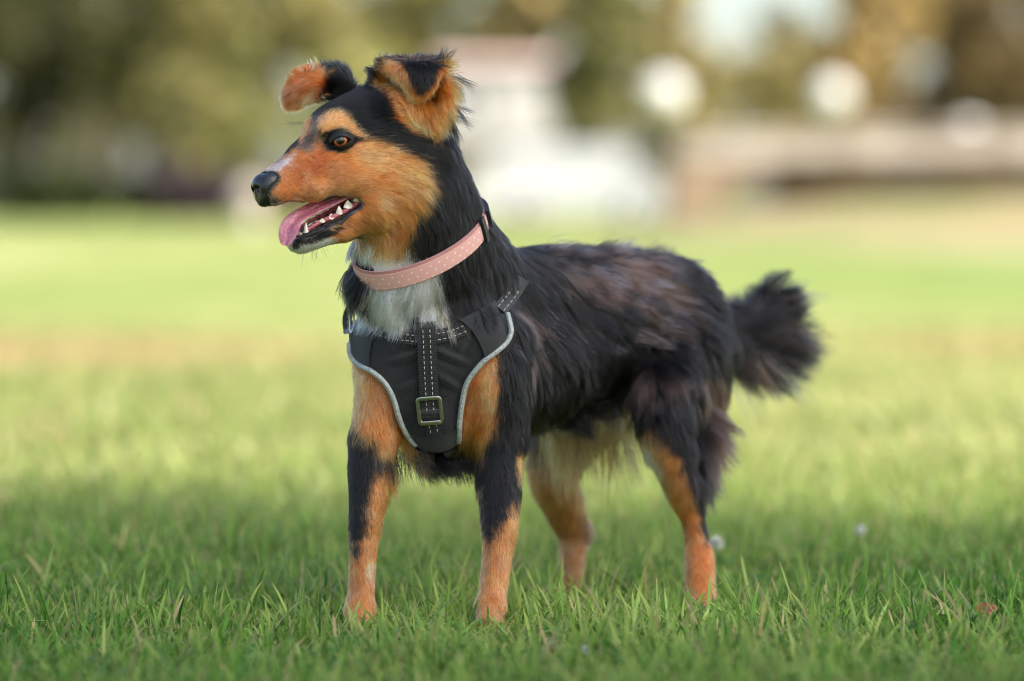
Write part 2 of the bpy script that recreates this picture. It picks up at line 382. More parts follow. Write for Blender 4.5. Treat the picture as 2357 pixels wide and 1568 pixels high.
REG = [  # region, polygon, colour, softness, edge noise
 (isB, [(1205,1005),(1300,985),(1395,905),(1440,915),(1475,1010),(1500,1080),(1400,1190),(1210,1190)], OLV, 16, 22),
 (isB, [(1180,1060),(1330,1040),(1400,1200),(1400,1400),(1260,1400),(1230,1230)], srgb(176,112,58), 10, 8),
 (isB, [(1340,1150),(1400,1190),(1385,1270),(1355,1255),(1335,1205)], srgb(96,64,46), 8, 4),
 (isB, [(1470,955),(1520,975),(1565,1045),(1598,1140),(1618,1230),(1660,1290),(1660,1440),(1560,1440),(1570,1290),(1545,1190),(1500,1080),(1460,1010)], TAN, 10, 8),
 (isB, [(1440,930),(1480,960),(1520,1060),(1540,1160),(1520,1150),(1470,1030)], CRM, 10, 8),
 (isB, [(1615,840),(1720,840),(1700,1130),(1625,1130),(1618,980)], BRN, 18, 14),
 # front legs
 (isF, [(770,1000),(960,1000),(930,1500),(760,1500)], srgb(202,124,64), 4, 4),
 (isF, [(1060,1040),(1240,1040),(1240,1500),(1060,1500)], srgb(202,124,64), 4, 4),
 (isF, [(795,800),(850,835),(905,880),(940,960),(950,1045),(900,1050),(868,1005),(826,1000),(806,960),(802,880)], TAN, 10, 8),
 (isF, [(806,800),(845,830),(850,900),(830,960),(812,940)], TAN2, 12, 8),
 (isF, [(1050,860),(1140,815),(1148,905),(1140,985),(1105,1045),(1050,1060)], TAN, 10, 8),
 (isF, [(1105,850),(1140,830),(1145,920),(1130,985),(1105,960)], TAN2, 12, 8),
 (isF, [(790,985),(825,1003),(862,1014),(876,1060),(858,1120),(846,1190),(822,1285),(806,1250),(775,1130),(780,1000)], BLK, 16, 10),
 (isF, [(885,1050),(935,1040),(925,1095),(905,1120)], BLK, 9, 8),
 (isF, [(1085,1030),(1110,1040),(1150,1010),(1230,1000),(1220,1130),(1165,1185),(1124,1262),(1108,1225),(1098,1120)], BLK, 18, 10),
 (isF, [(930,1028),(1075,1022),(1110,1040),(1110,1110),(1060,1120),(920,1080)], BLK, 8, 6),
 (isF, [(1185,1030),(1225,1030),(1215,1100),(1190,1110)], srgb(212,150,88), 6, 4),
 (isF, [(848,1285),(862,1290),(858,1345),(842,1320)], CRM, 6, 3),
 # chest and throat
 (isF, [(862,600),(1000,600),(1012,680),(1045,730),(1010,790),(840,790),(826,735),(852,690)], WHT, 7, 6),
 (isF, [(985,680),(1020,690),(1070,720),(1060,745),(1030,735)], BEI, 12, 8),
 (isF, [(850,690),(872,690),(850,735),(826,745),(825,715)], BEI, 12, 8),
 (isF, [(815,535),(850,536),(900,555),(948,562),(944,640),(868,640),(838,585)], WHT, 8, 8),
 # face
 (isH, k1([(120,900),(270,840),(350,780),(430,745),(540,700),(580,690),(700,700),(820,705),(880,690),(960,706),(1080,752),(1200,815),(1275,868),(1325,960),(1290,1060),(1258,1150),(1225,1250),(1200,1340),(1150,1420),(1000,1440),(940,1400),(880,1360),(800,1370),(700,1420),(600,1470),(480,1500),(340,1480),(300,1400),(560,1150),(200,1250),(60,1100)]), TAN, 6, 5),
 (isH, k1([(880,700),(1000,740),(1200,840),(1280,960),(1200,1000),(1000,960),(850,900),(760,830),(800,760)]), TAN2, 22, 10),
 (isH, k1([(640,990),(900,1010),(1050,1080),(1000,1150),(930,1030),(760,1030)]), TAN2, 14, 8),
 (isH, k1([(300,900),(430,830),(560,780),(640,850),(600,940),(400,980)]), srgb(182,92,42), 22, 8),
 (isH, k1([(420,765),(540,610),(560,640),(560,720),(470,790)]), srgb(150,110,84), 10, 5),
 (isH, k1([(400,750),(470,640),(500,540),(540,540),(540,640),(470,760)]), srgb(90,76,70), 9, 5),
 (isHN, k1([(530,560),(600,508),(680,488),(760,535),(835,620),(885,692),(800,690),(720,640),(640,632),(570,662),(530,625)]), TAN2, 6, 4),
 (isH, k1([(380,660),(410,590),(440,545),(485,515),(500,580),(485,650),(420,720)]), TAN, 5, 3),
 (isHN, k1([(572,712),(605,665),(660,640),(740,655),(838,690),(760,752),(690,785),(606,778)]), BLK, 4, 3),
 (isHN, k1([(170,940),(250,868),(330,815),(372,812),(340,860),(270,925)]), srgb(226,210,206), 8, 5),
 (isH, k1([(120,935),(240,860),(300,830),(310,860),(250,920),(180,950)]), srgb(196,178,170), 7, 4),
 (isH, k1([(95,1060),(125,1075),(165,1125),(280,1160),(270,1190),(140,1190)]), WHT, 4, 3),
 (isH, k1([(170,1110),(230,1095),(300,1130),(260,1165)]), srgb(80,66,60), 7, 4),
 (isH, k1([(330,1415),(470,1395),(610,1372),(670,1385),(620,1440),(500,1490),(360,1480)]), WHT, 5, 4),
 (isH, k1([(330,1440),(400,1385),(560,1350),(700,1290),(700,1310),(600,1375),(450,1410),(370,1440)]), BLK, 3, 2),
 # ears
 (isH, [(636,130),(700,130),(745,150),(765,175),(752,215),(720,245),(640,262)], RUST, 6, 5),
 (isH, [(700,216),(730,206),(740,222),(704,245)], EAR, 8, 5),
 (isH, [(868,205),(880,160),(905,140),(1025,140),(1050,190),(1048,260),(985,312),(935,300),(900,270),(890,235)], srgb(190,104,42), 6, 4),
 (isH, [(893,180),(908,170),(925,190),(950,215),(970,233),(940,226),(905,205)], EAR, 6, 4),
 (isH, [(925,140),(985,138),(1012,150),(1003,175),(990,200),(972,212),(950,195),(938,165)], BLK, 5, 4),
 (isH, [(925,262),(950,262),(985,285),(970,300),(940,290)], EAR, 12, 6),
]
def coat(P):                              # albedo of the coat at world points P
    q = UV(P); L = headlocal(P); n = len(P)
    q = q + np.stack([(vnoise(P, 120)-.5), (vnoise(P+7, 120)-.5), np.zeros(n)], -1)*0
    colr = np.tile(np.array(BLK), (n, 1))
    # worn brown streaks in the black saddle
    sd = nrm(WD(np.array([.8, .5, .3]))); st = P - (P@sd)[:, None]*sd*.72
    nz = vnoise(st, 60)*.45 + vnoise(st, 170)*.35 + vnoise(st, 420)*.3
    def blob(u, v, w, ru, rv): return np.exp(-((q[:, 0]-u)/ru)**2-((q[:, 1]-v)/rv)**2)*(q[:, 2] > w)
    br = blob(1370,640,150,110,60)+blob(1480,630,200,120,70)+blob(1540,750,300,60,60)*1.25+blob(1210,800,60,60,90)*.9+blob(1500,870,300,80,40)+blob(1660,900,300,40,130)+blob(1800,740,400,90,90)*.8+blob(1190,700,50,50,50)*.7
    m = np.clip((nz + .36*br - .80)*3.5, 0, .8)*(q[:, 2] > 90)
    bc = np.array(BRN)*(1-rng.random(n))[:, None]*.6 + np.array(BRN2)*.5
    light = np.clip(blob(1535,745,300,55,50)+blob(1360,650,200,50,40)*.6, 0, 1)[:, None]
    bc = bc*(1-.0*light)
    colr = colr*(1-m[:, None]) + bc*m[:, None]
    for cond, poly, c, soft, amp in REG:
        p = np.asarray(poly); b0 = p.min(0)-30; b1 = p.max(0)+30
        i = np.nonzero(cond(L, q) & (q[:, 0] > b0[0]) & (q[:, 0] < b1[0]) & (q[:, 1] > b0[1]) & (q[:, 1] < b1[1]))[0]
        if not len(i): continue
        e = pdist(q[i], poly) + (vnoise(P[i], 90)-.5)*2*amp + (vnoise(P[i], 260)-.5)*amp + rng.normal(0, .45, len(i))*soft
        t = np.clip(e/soft+.5, 0, 1); t = np.where(rng.random(len(i)) < t, .15+.85*t, .3*t)[:, None]
        colr[i] = colr[i]*(1-t) + np.array(c)*t
    tn = (colr[:, 0] > .15) & (colr[:, 0] > colr[:, 2]*2.2); vv = .80+.42*vnoise(P, 55)*.6+.42*vnoise(P+3, 150)*.4
    colr[tn] *= vv[tn][:, None]; lt = np.clip(vnoise(P+9, 75)*2.2-1.2, 0, .16)*tn; colr = colr*(1-lt[:, None])+np.array(BEI)*lt[:, None]
    return colr

# ------------------------------------------------------------------ fur: lie of the coat (guides: place, direction, length mm, lift, cling)
GUI = []
def g(u, v, w, du, dv, dw, ln, lift=.25, cl=1.): GUI.append((W((u, v, w)), WD((du, dv, dw)), ln, lift, cl))
def gh(f, l, h, df, dl, dh, ln, lift=.2, cl=1.):
    for s in ((1,) if l == 0 else (1, -1)): GUI.append((HW((f, s*l, h)), HD((df, s*dl, dh)), ln, lift, cl))
gh(340,0,-45, -1,0,.2, 2.2, .12); gh(335,30,-70, -1,0,.0, 2.6, .12); gh(320,30,-105, -1,0,-.4, 4.5, .25); gh(345,10,-112, -.5,0,-1, 5, .35)
gh(260,45,-60, -1,.05,-.08, 4, .12); gh(250,45,-105, -1,.05,-.3, 6, .18); gh(180,52,-95, -1,.1,-.15, 8, .2); gh(270,0,-8, -1,0,.3, 3.5, .12); gh(220,0,15, -.9,0,.5, 4.5, .14)
gh(210,45,-15, -1,.1,-.1, 4, .12); gh(150,62,-35, -1,.1,-.2, 8, .15); gh(178,48,45, -.7,.3,.6, 6, .25); gh(140,60,35, -1,.2,.1, 6, .15); gh(205,25,45, -.5,.2,.8, 5, .2)
gh(140,0,90, -1,0,.3, 8, .2); gh(60,0,115, -1,0,.05, 12, .25); gh(60,72,60, -1,.1,0, 12, .2); gh(60,80,0, -1,.1,-.2, 14, .2); gh(0,85,-40, -1,.1,-.3, 20, .22)
gh(90,75,-80, -1,.1,-.25, 13, .2); gh(30,88,-110, -.9,.1,-.5, 22, .25); gh(-10,80,-150, -.5,.1,-.9, 28, .3); gh(80,60,-190, -.6,.1,-.8, 18, .28)
gh(220,30,-222, -.9,.1,-.35, 7, .2); gh(285,12,-226, -.4,0,-.9, 7, .35); gh(150,30,-225, -.8,.1,-.6, 12, .25); gh(60,0,-215, -.4,0,-.9, 24, .3)
# near ear
g(900,165,-140, -.5,.5,-.4, 12, .35, .3); g(950,160,-150, -.1,.8,-.5, 9, .3); g(965,215,-150, -.05,1,-.1, 12, .2, .4); g(1000,170,-145, .3,.6,-.4, 10, .3, .4)
g(900,140,-100, -.4,-.9,0, 20, .6, .1); g(960,135,-90, .15,-.9,.2, 16, .6, .1); g(1020,145,-100, .6,-.8,0, 26, .6, .1); g(1040,200,-100, .8,.2,0, 26, .6, .1); g(1040,250,-100, .7,.7,0, 30, .5, .1)
g(860,190,-85, -.7,-.5,0, 16, .5, .1); g(960,265,-60, -.3,.6,-.6, 20, .3, .2); g(1010,260,-80, .2,.8,-.5, 24, .3, .3); g(990,200,0, .5,-.3,.7, 18, .3); g(930,190,0, 0,-.8,.6, 14, .3)
# far ear
g(740,158,-35, -.6,-.6,0, 15, .7, .0); g(690,160,-40, -.7,-.7,.1, 17, .7, .0); g(660,205,-55, -.9,.1,0, 11, .5, .0); g(700,195,-65, -.8,.5,-.1, 14, .2); g(660,215,-62, -.4,.9,0, 12, .25, .5); g(690,240,-50, -.3,.9,0, 18, .5, .1); g(655,248,-55, -.4,.9,0, 16, .5, .1); g(790,182,0, -.2,-.8,0, 22, .7, .1)
# neck and chest
g(1050,350,0, .3,.95,.2, 28, .22); g(1080,450,40, .35,.95,.25, 30, .2); g(1000,450,-70, .15,1,.1, 28, .18); g(930,520,-90, -.1,1,0, 28, .2); g(860,560,-80, -.3,.95,-.1, 32, .4, .5)
g(815,570,0, -.8,.6,0, 42, .6, .1); g(820,640,30, -.8,.6,0, 48, .6, .1); g(835,560,-50, -.6,.8,-.1, 40, .5, .2); g(825,680,10, -.7,.7,-.1, 44, .5, .2); g(900,670,-60, -.10,1,-.2, 44, .36, .5); g(950,690,-55, .06,1,-.15, 44, .36, .5); g(985,715,-45, .12,1,-.2, 38, .44, .4); g(905,720,-45, -.1,1,-.2, 38, .44, .4); g(1050,690,0, .25,.95,-.05, 42, .3, .6)
g(1120,600,60, .4,.9,.2, 34, .2); g(1170,650,90, .45,.85,.25, 34, .2); g(830,720,60, -.5,.85,0, 30, .4, .5)
g(985,850,0, 0,1,0, 14, .1); g(985,1040,60, .05,1,.1, 50, .6, .0); g(930,1045,70, 0,1,.1, 60, .5, .0); g(1050,1060,130, .1,1,.1, 55, .5, .0)
# front legs
g(820,850,40, -.2,1,0, 16, .22); g(870,900,0, .1,1,0, 14, .2); g(810,1000,50, -.2,1,.1, 14, .22); g(900,1010,20, .3,.7,-.2, 14, .3); g(850,1100,0, 0,1,0, 10, .2); g(895,1090,60, .35,.9,.3, 34, .35, .2); g(800,1120,40, -.05,1,0, 9, .15)
g(845,1250,0, 0,1,0, 8, .18); g(830,1400,-20, 0,1,-.2, 8, .2); g(860,1200,50, .3,1,.3, 14, .25)
g(1110,880,20, -.05,1,0, 14, .2); g(1090,980,20, -.2,.9,0, 16, .25); g(1200,900,60, .3,.95,.2, 26, .2); g(1190,1010,90, .2,1,.2, 18, .2); g(1150,1100,40, 0,1,0, 11, .18); g(1200,1100,120, .3,.95,.3, 16, .3, .5)
g(1148,1250,20, 0,1,0, 8, .18); g(1128,1395,-15, 0,1,-.2, 8, .2); g(1190,1230,80, .4,.9,.2, 16, .35, .4)
# trunk
g(1200,570,200, .85,.35,.4, 36, .2); g(1260,640,220, .8,.5,.35, 36, .2); g(1230,760,170, .65,.7,.25, 36, .22); g(1220,900,200, .45,.9,.15, 34, .22); g(1300,960,330, .45,.9,.15, 30, .3, .8); g(1380,570,500, .9,.1,.4, 38, .25)
g(1400,660,380, .9,.25,.3, 38, .25); g(1380,790,370, .85,.4,.25, 34, .22); g(1390,860,430, .7,.7,.2, 28, .25, 1); g(1340,950,560, .1,1,.1, 95, .5, .0); g(1270,1000,580, 0,1,.1, 80, .4, .0); g(1400,930,520, .1,1,.05, 95, .5, .0); g(1440,940,470, .15,1,0, 80, .4, .1)
g(1530,600,580, .9,.1,.3, 38, .3); g(1500,720,470, .85,.35,.25, 40, .25); g(1600,680,640, .8,.5,.3, 40, .3); g(1620,780,660, .7,.6,.4, 50, .4, .4); g(1560,840,480, .6,.8,.2, 38, .25)
g(1640,860,650, .65,.75,.25, 58, .5, .2); g(1640,960,620, .55,.85,.2, 55, .5, .2); g(1550,950,430, .35,.95,.1, 34, .25); g(1490,960,450, .1,1,0, 36, .3, .5); g(1470,900,450, .2,1,0, 50, .35, .4)
g(1540,1050,440, .15,1,0, 16, .2); g(1630,1000,540, .5,.85,.2, 55, .5, .0); g(1625,1080,520, .4,.9,.2, 48, .5, .0); g(1600,1200,490, .15,1,.1, 13, .22); g(1612,1300,460, 0,1,0, 9, .2); g(1616,1380,400, 0,1,-.1, 8, .2)
g(1280,1080,690, 0,1,0, 24, .3); g(1300,1180,740, .2,1,.1, 13, .2); g(1335,1290,780, -.1,1,-.1, 9, .2); g(1360,1150,780, .2,1,.2, 40, .4, .2)
# tail plume
g(1640,735,750, .7,-.3,.1, 40, .4, .2); g(1650,785,770, .45,.9,.1, 95, .35, .0); g(1690,805,800, .55,.85,.1, 130, .3, .0); g(1690,765,800, .2,-.8,0, 52, .45, .0); g(1735,790,830, .8,.6,.1, 120, .3, .0)
g(1760,765,830, .95,.3,.1, 95, .35, .0); g(1735,750,830, -.5,-.6,0, 60, .45, .0); g(1768,720,850, .75,-.6,.1, 56, .45, .0); g(1780,735,850, .95,.1,.1, 85, .35, .0); g(1750,720,845, -.6,-.6,0, 62, .45, .0)
GP = np.array([x[0] for x in GUI]); GD = nrm(np.array([x[1] for x in GUI])); GS = np.array([[x[2], x[3], x[4]] for x in GUI])
def lie(P, N):
    out_d = np.zeros_like(P); out_s = np.zeros((len(P), 3))
    for j in range(0, len(P), 40000):
        p = P[j:j+40000]; d2 = ((p[:, None]-GP[None])**2).sum(-1) if len(GP) < 40 else np.maximum((p**2).sum(1)[:, None]+(GP**2).sum(1)[None]-2*p@GP.T, 0)
        w = 1/(d2+.012**2)**2.2; w /= w.sum(1, keepdims=True); out_d[j:j+40000] = w@GD; out_s[j:j+40000] = w@GS
    return out_d, out_s
# ------------------------------------------------------------------ drape surface over the chest for the harness
bvh = BVHTree.FromPolygons([tuple(v) for v in BV], [tuple(int(i) for i in f) for f in BF])
CAMP = Vector((0, 0, CAMH))
gu = np.arange(776, 1228, 6.); gv = np.arange(640, 1092, 6.)
DW = np.full((len(gu), len(gv)), np.nan)
for i, a in enumerate(gu):
    for j, b in enumerate(gv):
        d = Vector(W((a, b, 0))) - CAMP; hit = bvh.ray_cast(CAMP, d.normalized(), 5.2)[0]
        if hit is not None:
            w_ = UV(np.array(hit))[2]
            if w_ < 260: DW[i, j] = w_
HIT = DW.copy(); miss = np.isnan(DW)
fill = DW.copy()
for _ in range(60):                        # grow outwards, turning away from the viewer
    pad = np.pad(fill, 1, constant_values=np.nan); nb = np.stack([pad[:-2, 1:-1], pad[2:, 1:-1], pad[1:-1, :-2], pad[1:-1, 2:]])
    m_ = np.nanmean(nb, 0) if True else 0; z = np.isnan(fill) & ~np.isnan(m_); fill[z] = m_[z] + 7
    if not np.isnan(fill).any(): break
sm = fill.copy()
for _ in range(14):
    pad = np.pad(sm, 1, mode='edge'); sm = (pad[:-2, 1:-1]+pad[2:, 1:-1]+pad[1:-1, :-2]+pad[1:-1, 2:])/4
    sm = np.minimum(sm, np.where(miss, fill, fill+4))
for _ in range(3):
    pad = np.pad(sm, 1, mode='edge'); sm = (pad[:-2, 1:-1]+pad[2:, 1:-1]+pad[1:-1, :-2]+pad[1:-1, 2:])/4
def drape(Q, off):
    Q = np.asarray(Q, float); sh = Q.shape[:-1]; q = Q.reshape(-1, 2)
    x = np.clip((q[:, 0]-gu[0])/6, 0, len(gu)-1.001); y = np.clip((q[:, 1]-gv[0])/6, 0, len(gv)-1.001)
    i, j = x.astype(int), y.astype(int); f, k = x-i, y-j
    w_ = sm[i, j]*(1-f)*(1-k)+sm[i+1, j]*f*(1-k)+sm[i, j+1]*(1-f)*k+sm[i+1, j+1]*f*k
    return np.concatenate([q, (w_-off)[:, None]], 1).reshape(*sh, 3)
GEARP = []
def slab(name, G, th, m, parent, uv=None):          # G (a,b,3) survey points of the outer face; th thickness towards the dog
    G = np.asarray(G, float); a, b = G.shape[:2]; B_ = G.copy(); B_[..., 2] += th
    Wt, Wb = W(G), W(B_); GEARP.append(Wt.reshape(-1, 3)); GEARP.append(Wb.reshape(-1, 3))
    V = np.concatenate([Wt.reshape(-1, 3), Wb.reshape(-1, 3)]); n = a*b; F = []
    for i in range(a-1):
        for j in range(b-1):
            k = i*b+j; F.append((k, k+1, k+b+1, k+b)); F.append((n+k, n+k+b, n+k+b+1, n+k+1))
    for i in range(a-1): F.append((i*b, (i+1)*b, n+(i+1)*b, n+i*b)); F.append((i*b+b-1, n+i*b+b-1, n+(i+1)*b+b-1, (i+1)*b+b-1))
    for j in range(b-1): F.append((j, n+j, n+j+1, j+1)); q = (a-1)*b+j; F.append((q, q+1, n+q+1, n+q))
    o = mesh(name, V, F, m, parent)
    me = o.data; me.set_sharp_from_angle(angle=math.radians(45))
    return o
def between(PL, PR, a, b, off):
    L, R = smoothpath(PL, a), smoothpath(PR, a); t = np.linspace(0, 1, b)[None, :, None]
    return drape(L[:, None]*(1-t)+R[:, None]*t, off)
def ribbon(path, hw, off, a, b=5):
    P = smoothpath(path, a); T = nrm(np.gradient(P, axis=0)); N = np.stack([-T[:, 1], T[:, 0]], -1)
    hw = np.broadcast_to(hw, a)
    t = np.linspace(-1, 1, b)[None, :, None]; return drape(P[:, None]+N[:, None]*t*np.asarray(hw)[:, None, None], off)
def dashes(path, off, m, parent, side=(0,), dl=7., gap=5., wd=1.7):
    P = smoothpath(path, 400); L = np.concatenate([[0], np.cumsum(np.linalg.norm(np.diff(P, axis=0), axis=1))]); mb = MB(); s = 0
    T = nrm(np.gradient(P, axis=0))
    at = lambda x, e: np.array([np.interp(x, L, P[:, 0]-T[:, 1]*e), np.interp(x, L, P[:, 1]+T[:, 0]*e)])
    for e in side:
        s = 2.
        while s + dl < L[-1]:
            Q = [W(drape(at(s+dl*k/2, e), off+(1.2 if k == 1 else 0))) for k in (0, 1, 2)]
            mb.tube(Q, wd*S0*.5, 5); s += dl+gap
    return mb.build('stitching', m, parent)

# gear materials
def webbing(name, c, scale, strength=.6, rough=.75):
    m = mat(name, c, rough); n, l, b = nodes(m)
    b.inputs['Specular IOR Level'].default_value = .35; b.inputs['Sheen Weight'].default_value = .25; b.inputs['Sheen Roughness'].default_value = .5
    tc = n.new('ShaderNodeTexCoord'); v = n.new('ShaderNodeTexVoronoi'); v.inputs['Scale'].default_value = scale; v.inputs['Randomness'].default_value = .25
    l.new(tc.outputs['Object'], v.inputs['Vector']); bp = n.new('ShaderNodeBump'); bp.invert = True; bp.inputs['Strength'].default_value = strength; bp.inputs['Distance'].default_value = .0012
    l.new(v.outputs['Distance'], bp.inputs['Height']); l.new(bp.outputs[0], b.inputs['Normal'])
    nz = n.new('ShaderNodeTexNoise'); nz.inputs['Scale'].default_value = 60; l.new(tc.outputs['Object'], nz.inputs['Vector'])
    mx = n.new('ShaderNodeMixRGB'); mx.blend_type = 'MULTIPLY'; mx.inputs['Fac'].default_value = .5; mx.inputs['Color1'].default_value = (*c, 1)
    mr = n.new('ShaderNodeMapRange'); mr.inputs['From Max'].default_value = .6; mr.inputs['To Min'].default_value = 1.6; mr.inputs['To Max'].default_value = .5
    l.new(v.outputs['Distance'], mr.inputs[0]); l.new(mr.outputs[0], mx.inputs['Color2']); l.new(mx.outputs[0], b.inputs['Base Color'])
    return m
M_CANV = webbing('black_canvas', (.011,.011,.011), 820, .8, .8)
M_CANV2 = webbing('charcoal_canvas', (.021,.021,.021), 1100, .4, .7)
M_WEB = webbing('black_webbing', (.013,.013,.013), 520, 1., .6)
M_PIPE = mat('grey_reflective_piping', srgb(158,164,158), .38)
noise_col(M_PIPE, srgb(140,147,140), srgb(172,177,172), 160, bump=.25, bscale=500)
M_STI = mat('pale_thread', srgb(196,192,178), .8)
M_STL = mat('brushed_metal', srgb(190,188,180), .28, Metallic=1.)
M_PLA = mat('black_plastic', (.012,.012,.013), .38)
noise_col(M_PLA, (.010,.010,.011), (.018,.018,.019), 90, bump=.15, bscale=900)

harness = empty('dog_harness', W((1000,900,60)), 'black padded chest harness with grey piping and a metal buckle, worn by the dog', 'harness')
PL = [(806,738),(803,764),(804,790),(807,818),(824,839),(856,856),(883,879),(900,906),(910,932),(916,955),(926,982),(940,1008),(956,1026),(976,1036),(1000,1041)]
PR = [(1168,722),(1174,745),(1176,766),(1165,790),(1139,813),(1115,831),(1092,856),(1075,882),(1067,909),(1062,939),(1058,972),(1057,1001),(1056,1019),(1036,1034),(1006,1041)]
G = between(PL, PR, 84, 64, 10)
wr = vnoise(np.concatenate([G.reshape(-1, 3)[:, :2]*.02, np.zeros((G.size//3, 1))], 1), 1.).reshape(G.shape[:2])
G[..., 2] -= (wr-.4)*14*np.sin(np.linspace(0, PI, 64))[None]
for (x0, y0), (x1, y1), am, sg in (((985,805),(890,838),7,9), ((990,800),(1085,842),7,9), ((975,868),(912,905),6,8), ((1000,862),(1068,900),6,8), ((935,800),(905,760),5,8), ((1050,812),(1080,775),5,8)):
    dx, dy = x1-x0, y1-y0; t_ = np.clip(((G[..., 0]-x0)*dx+(G[..., 1]-y0)*dy)/(dx*dx+dy*dy), 0, 1); dist = np.hypot(G[..., 0]-x0-t_*dx, G[..., 1]-y0-t_*dy)
    G[..., 2] -= am*np.exp(-(dist/sg)**2)*np.sin(PI*np.clip(t_*.9+.1, 0, 1)); G[..., 2] += am*.6*np.exp(-((dist-14)/8)**2)*np.sin(PI*t_)
panel = slab('chest_panel', G, 7, M_CANV, harness)
def piping(P, nm):
    Q = drape(smoothpath(P, 90), 15); mb = MB(); Wq = W(Q); mb.tube(Wq, 6.4*S0, 10); GEARP.append(Wq)
    o = mb.build('piping', M_PIPE, harness)
    dashes([tuple(x) for x in smoothpath(P, 40)], 21.8, M_STI, o, (0.5,), 8, 4, 1.6)
piping(PL[2:13], 0); piping(PR[0:13], 1)
slab('shoulder_band', between([(806,738),(803,764),(805,790),(809,814),(826,836),(846,848)], [(872,748),(866,763),(857,782),(851,806),(849,830),(850,851)], 26, 14, 18), 6, M_CANV2, harness)
rb = slab('shoulder_band', between([(1140,692),(1150,722),(1159,750),(1166,778),(1150,798),(1120,824)], [(1058,737),(1076,750),(1090,766),(1102,786),(1111,806),(1117,826)], 30, 14, 19), 6, M_CANV2, harness)
hw_ = slab('chest_strap', ribbon([(858,760),(905,772),(950,778),(985,778),(1030,770),(1062,759),(1092,744)], 16, 14, 50, 7), 5, M_WEB, harness)
dashes([(862,762),(905,773),(950,779),(985,779),(1030,771),(1062,760),(1080,751)], 15.2, M_STI, hw_, (-7, 7))
VS = [(981,738),(981,762),(983,800),(985,850),(987,890),(989,926),(991,952),(992,969)]
vo = ribbon(VS, 22, 22, 60, 9); k = np.linspace(0, 1, 60)[:, None]
vo[..., 2] += np.where(k < .1, (.1-k)*120, 0) + np.where((k > .9), (k-.9)*90, 0) - np.exp(-((k-.86)/.05)**2)*5
vs_ = slab('centre_strap', vo, 6, M_WEB, harness)
dashes([(981,758)]+VS[2:], 23.4, M_STI, vs_, (-8, 8))
lo_ = slab('lower_strap', ribbon([(992,962),(997,980),(1001,1008)], 19, 15, 14, 7), 4, M_WEB, harness)
dashes([(994,976),(997,985),(1001,1006)], 16.2, M_STI, lo_, (-8, 8))
slab('hem_band', between([(940,995),(962,1003),(985,1007),(1010,1006),(1035,998),(1056,983)], [(954,1025),(972,1035),(990,1040),(1008,1042),(1034,1036),(1057,1020)], 26, 8, 16), 6, M_CANV, harness)
us = slab('back_strap', ribbon([(1152,712),(1164,697),(1177,681),(1190,662),(1204,640)], 17, 14, 30, 6), 5, M_WEB, harness)
dashes([(1152,712),(1164,697),(1177,681),(1190,662)], 15.4, M_STI, us, (-8, 8))
ls = slab('side_strap', ribbon([(812,702),(804,716),(799,736),(802,768)], 11, 16, 24, 6), 6, M_WEB, harness)
dashes([(812,703),(804,718),(800,738),(802,764)], 17.4, M_STI, ls, (0,))
bs = slab('girth_strap', np.stack([np.stack([(1020+t*26+s*13, 1024+t*26-s*6, 62+t*90) for s in np.linspace(-1, 1, 6)]) for t in np.linspace(0, 1, 10)]), 5, M_WEB, harness)
def loop(name, corners, rad, wr, off, m, parent, wide=None):     # rounded rectangular ring lying on the drape
    c = np.array(corners, float); P = []
    for i in range(4):
        p, a, b = c[i], nrm(c[i-1]-c[i]), nrm(c[(i+1) % 4]-c[i])
        for t in np.linspace(0, 1, 7):
            P.append(p + a*rad*(1-t)**2 + b*rad*t**2)
    P = np.array(P); n = len(P); Wp = W(drape(P, off)) if not isinstance(off, (list, tuple)) else W(np.concatenate([P, np.full((n, 1), off[0])], 1))
    cen = Wp.mean(0); nor = nrm(np.cross(Wp[0]-cen, Wp[n//4]-cen)); V = []; prof = [(-1,-.45),(-.75,-.6),(.75,-.6),(1,-.45),(1,.45),(.75,.6),(-.75,.6),(-1,.45)]
    for i in range(n):
        t = nrm(Wp[(i+1) % n]-Wp[i-1]); o_ = np.cross(t, nor)
        w_ = wr if wide is None or P[i, 1] < c[:, 1].max()-rad*.6 else wide
        for x, y in prof: V.append(Wp[i] + (o_*x*w_ + nor*y*wr*.8)*S0)
    k = len(prof); F = [(i*k+j, i*k+(j+1) % k, ((i+1) % n)*k+(j+1) % k, ((i+1) % n)*k+j) for i in range(n) for j in range(k)]
    GEARP.append(Wp)
    return mesh(name, V, F, m, parent)
loop('buckle', [(960,919),(1012,915),(1018,972),(967,976)], 8, 4.2, 27, M_STL, harness, 5.2)
slab('buckle_bar', ribbon([(963,950),(1016,944)], 3.5, 24, 6, 3), 4, M_STL, harness)
loop('strap_ring', [(803,700),(815,710),(814,752),(806,768)], 4, 2.2, 24, M_STL, harness)

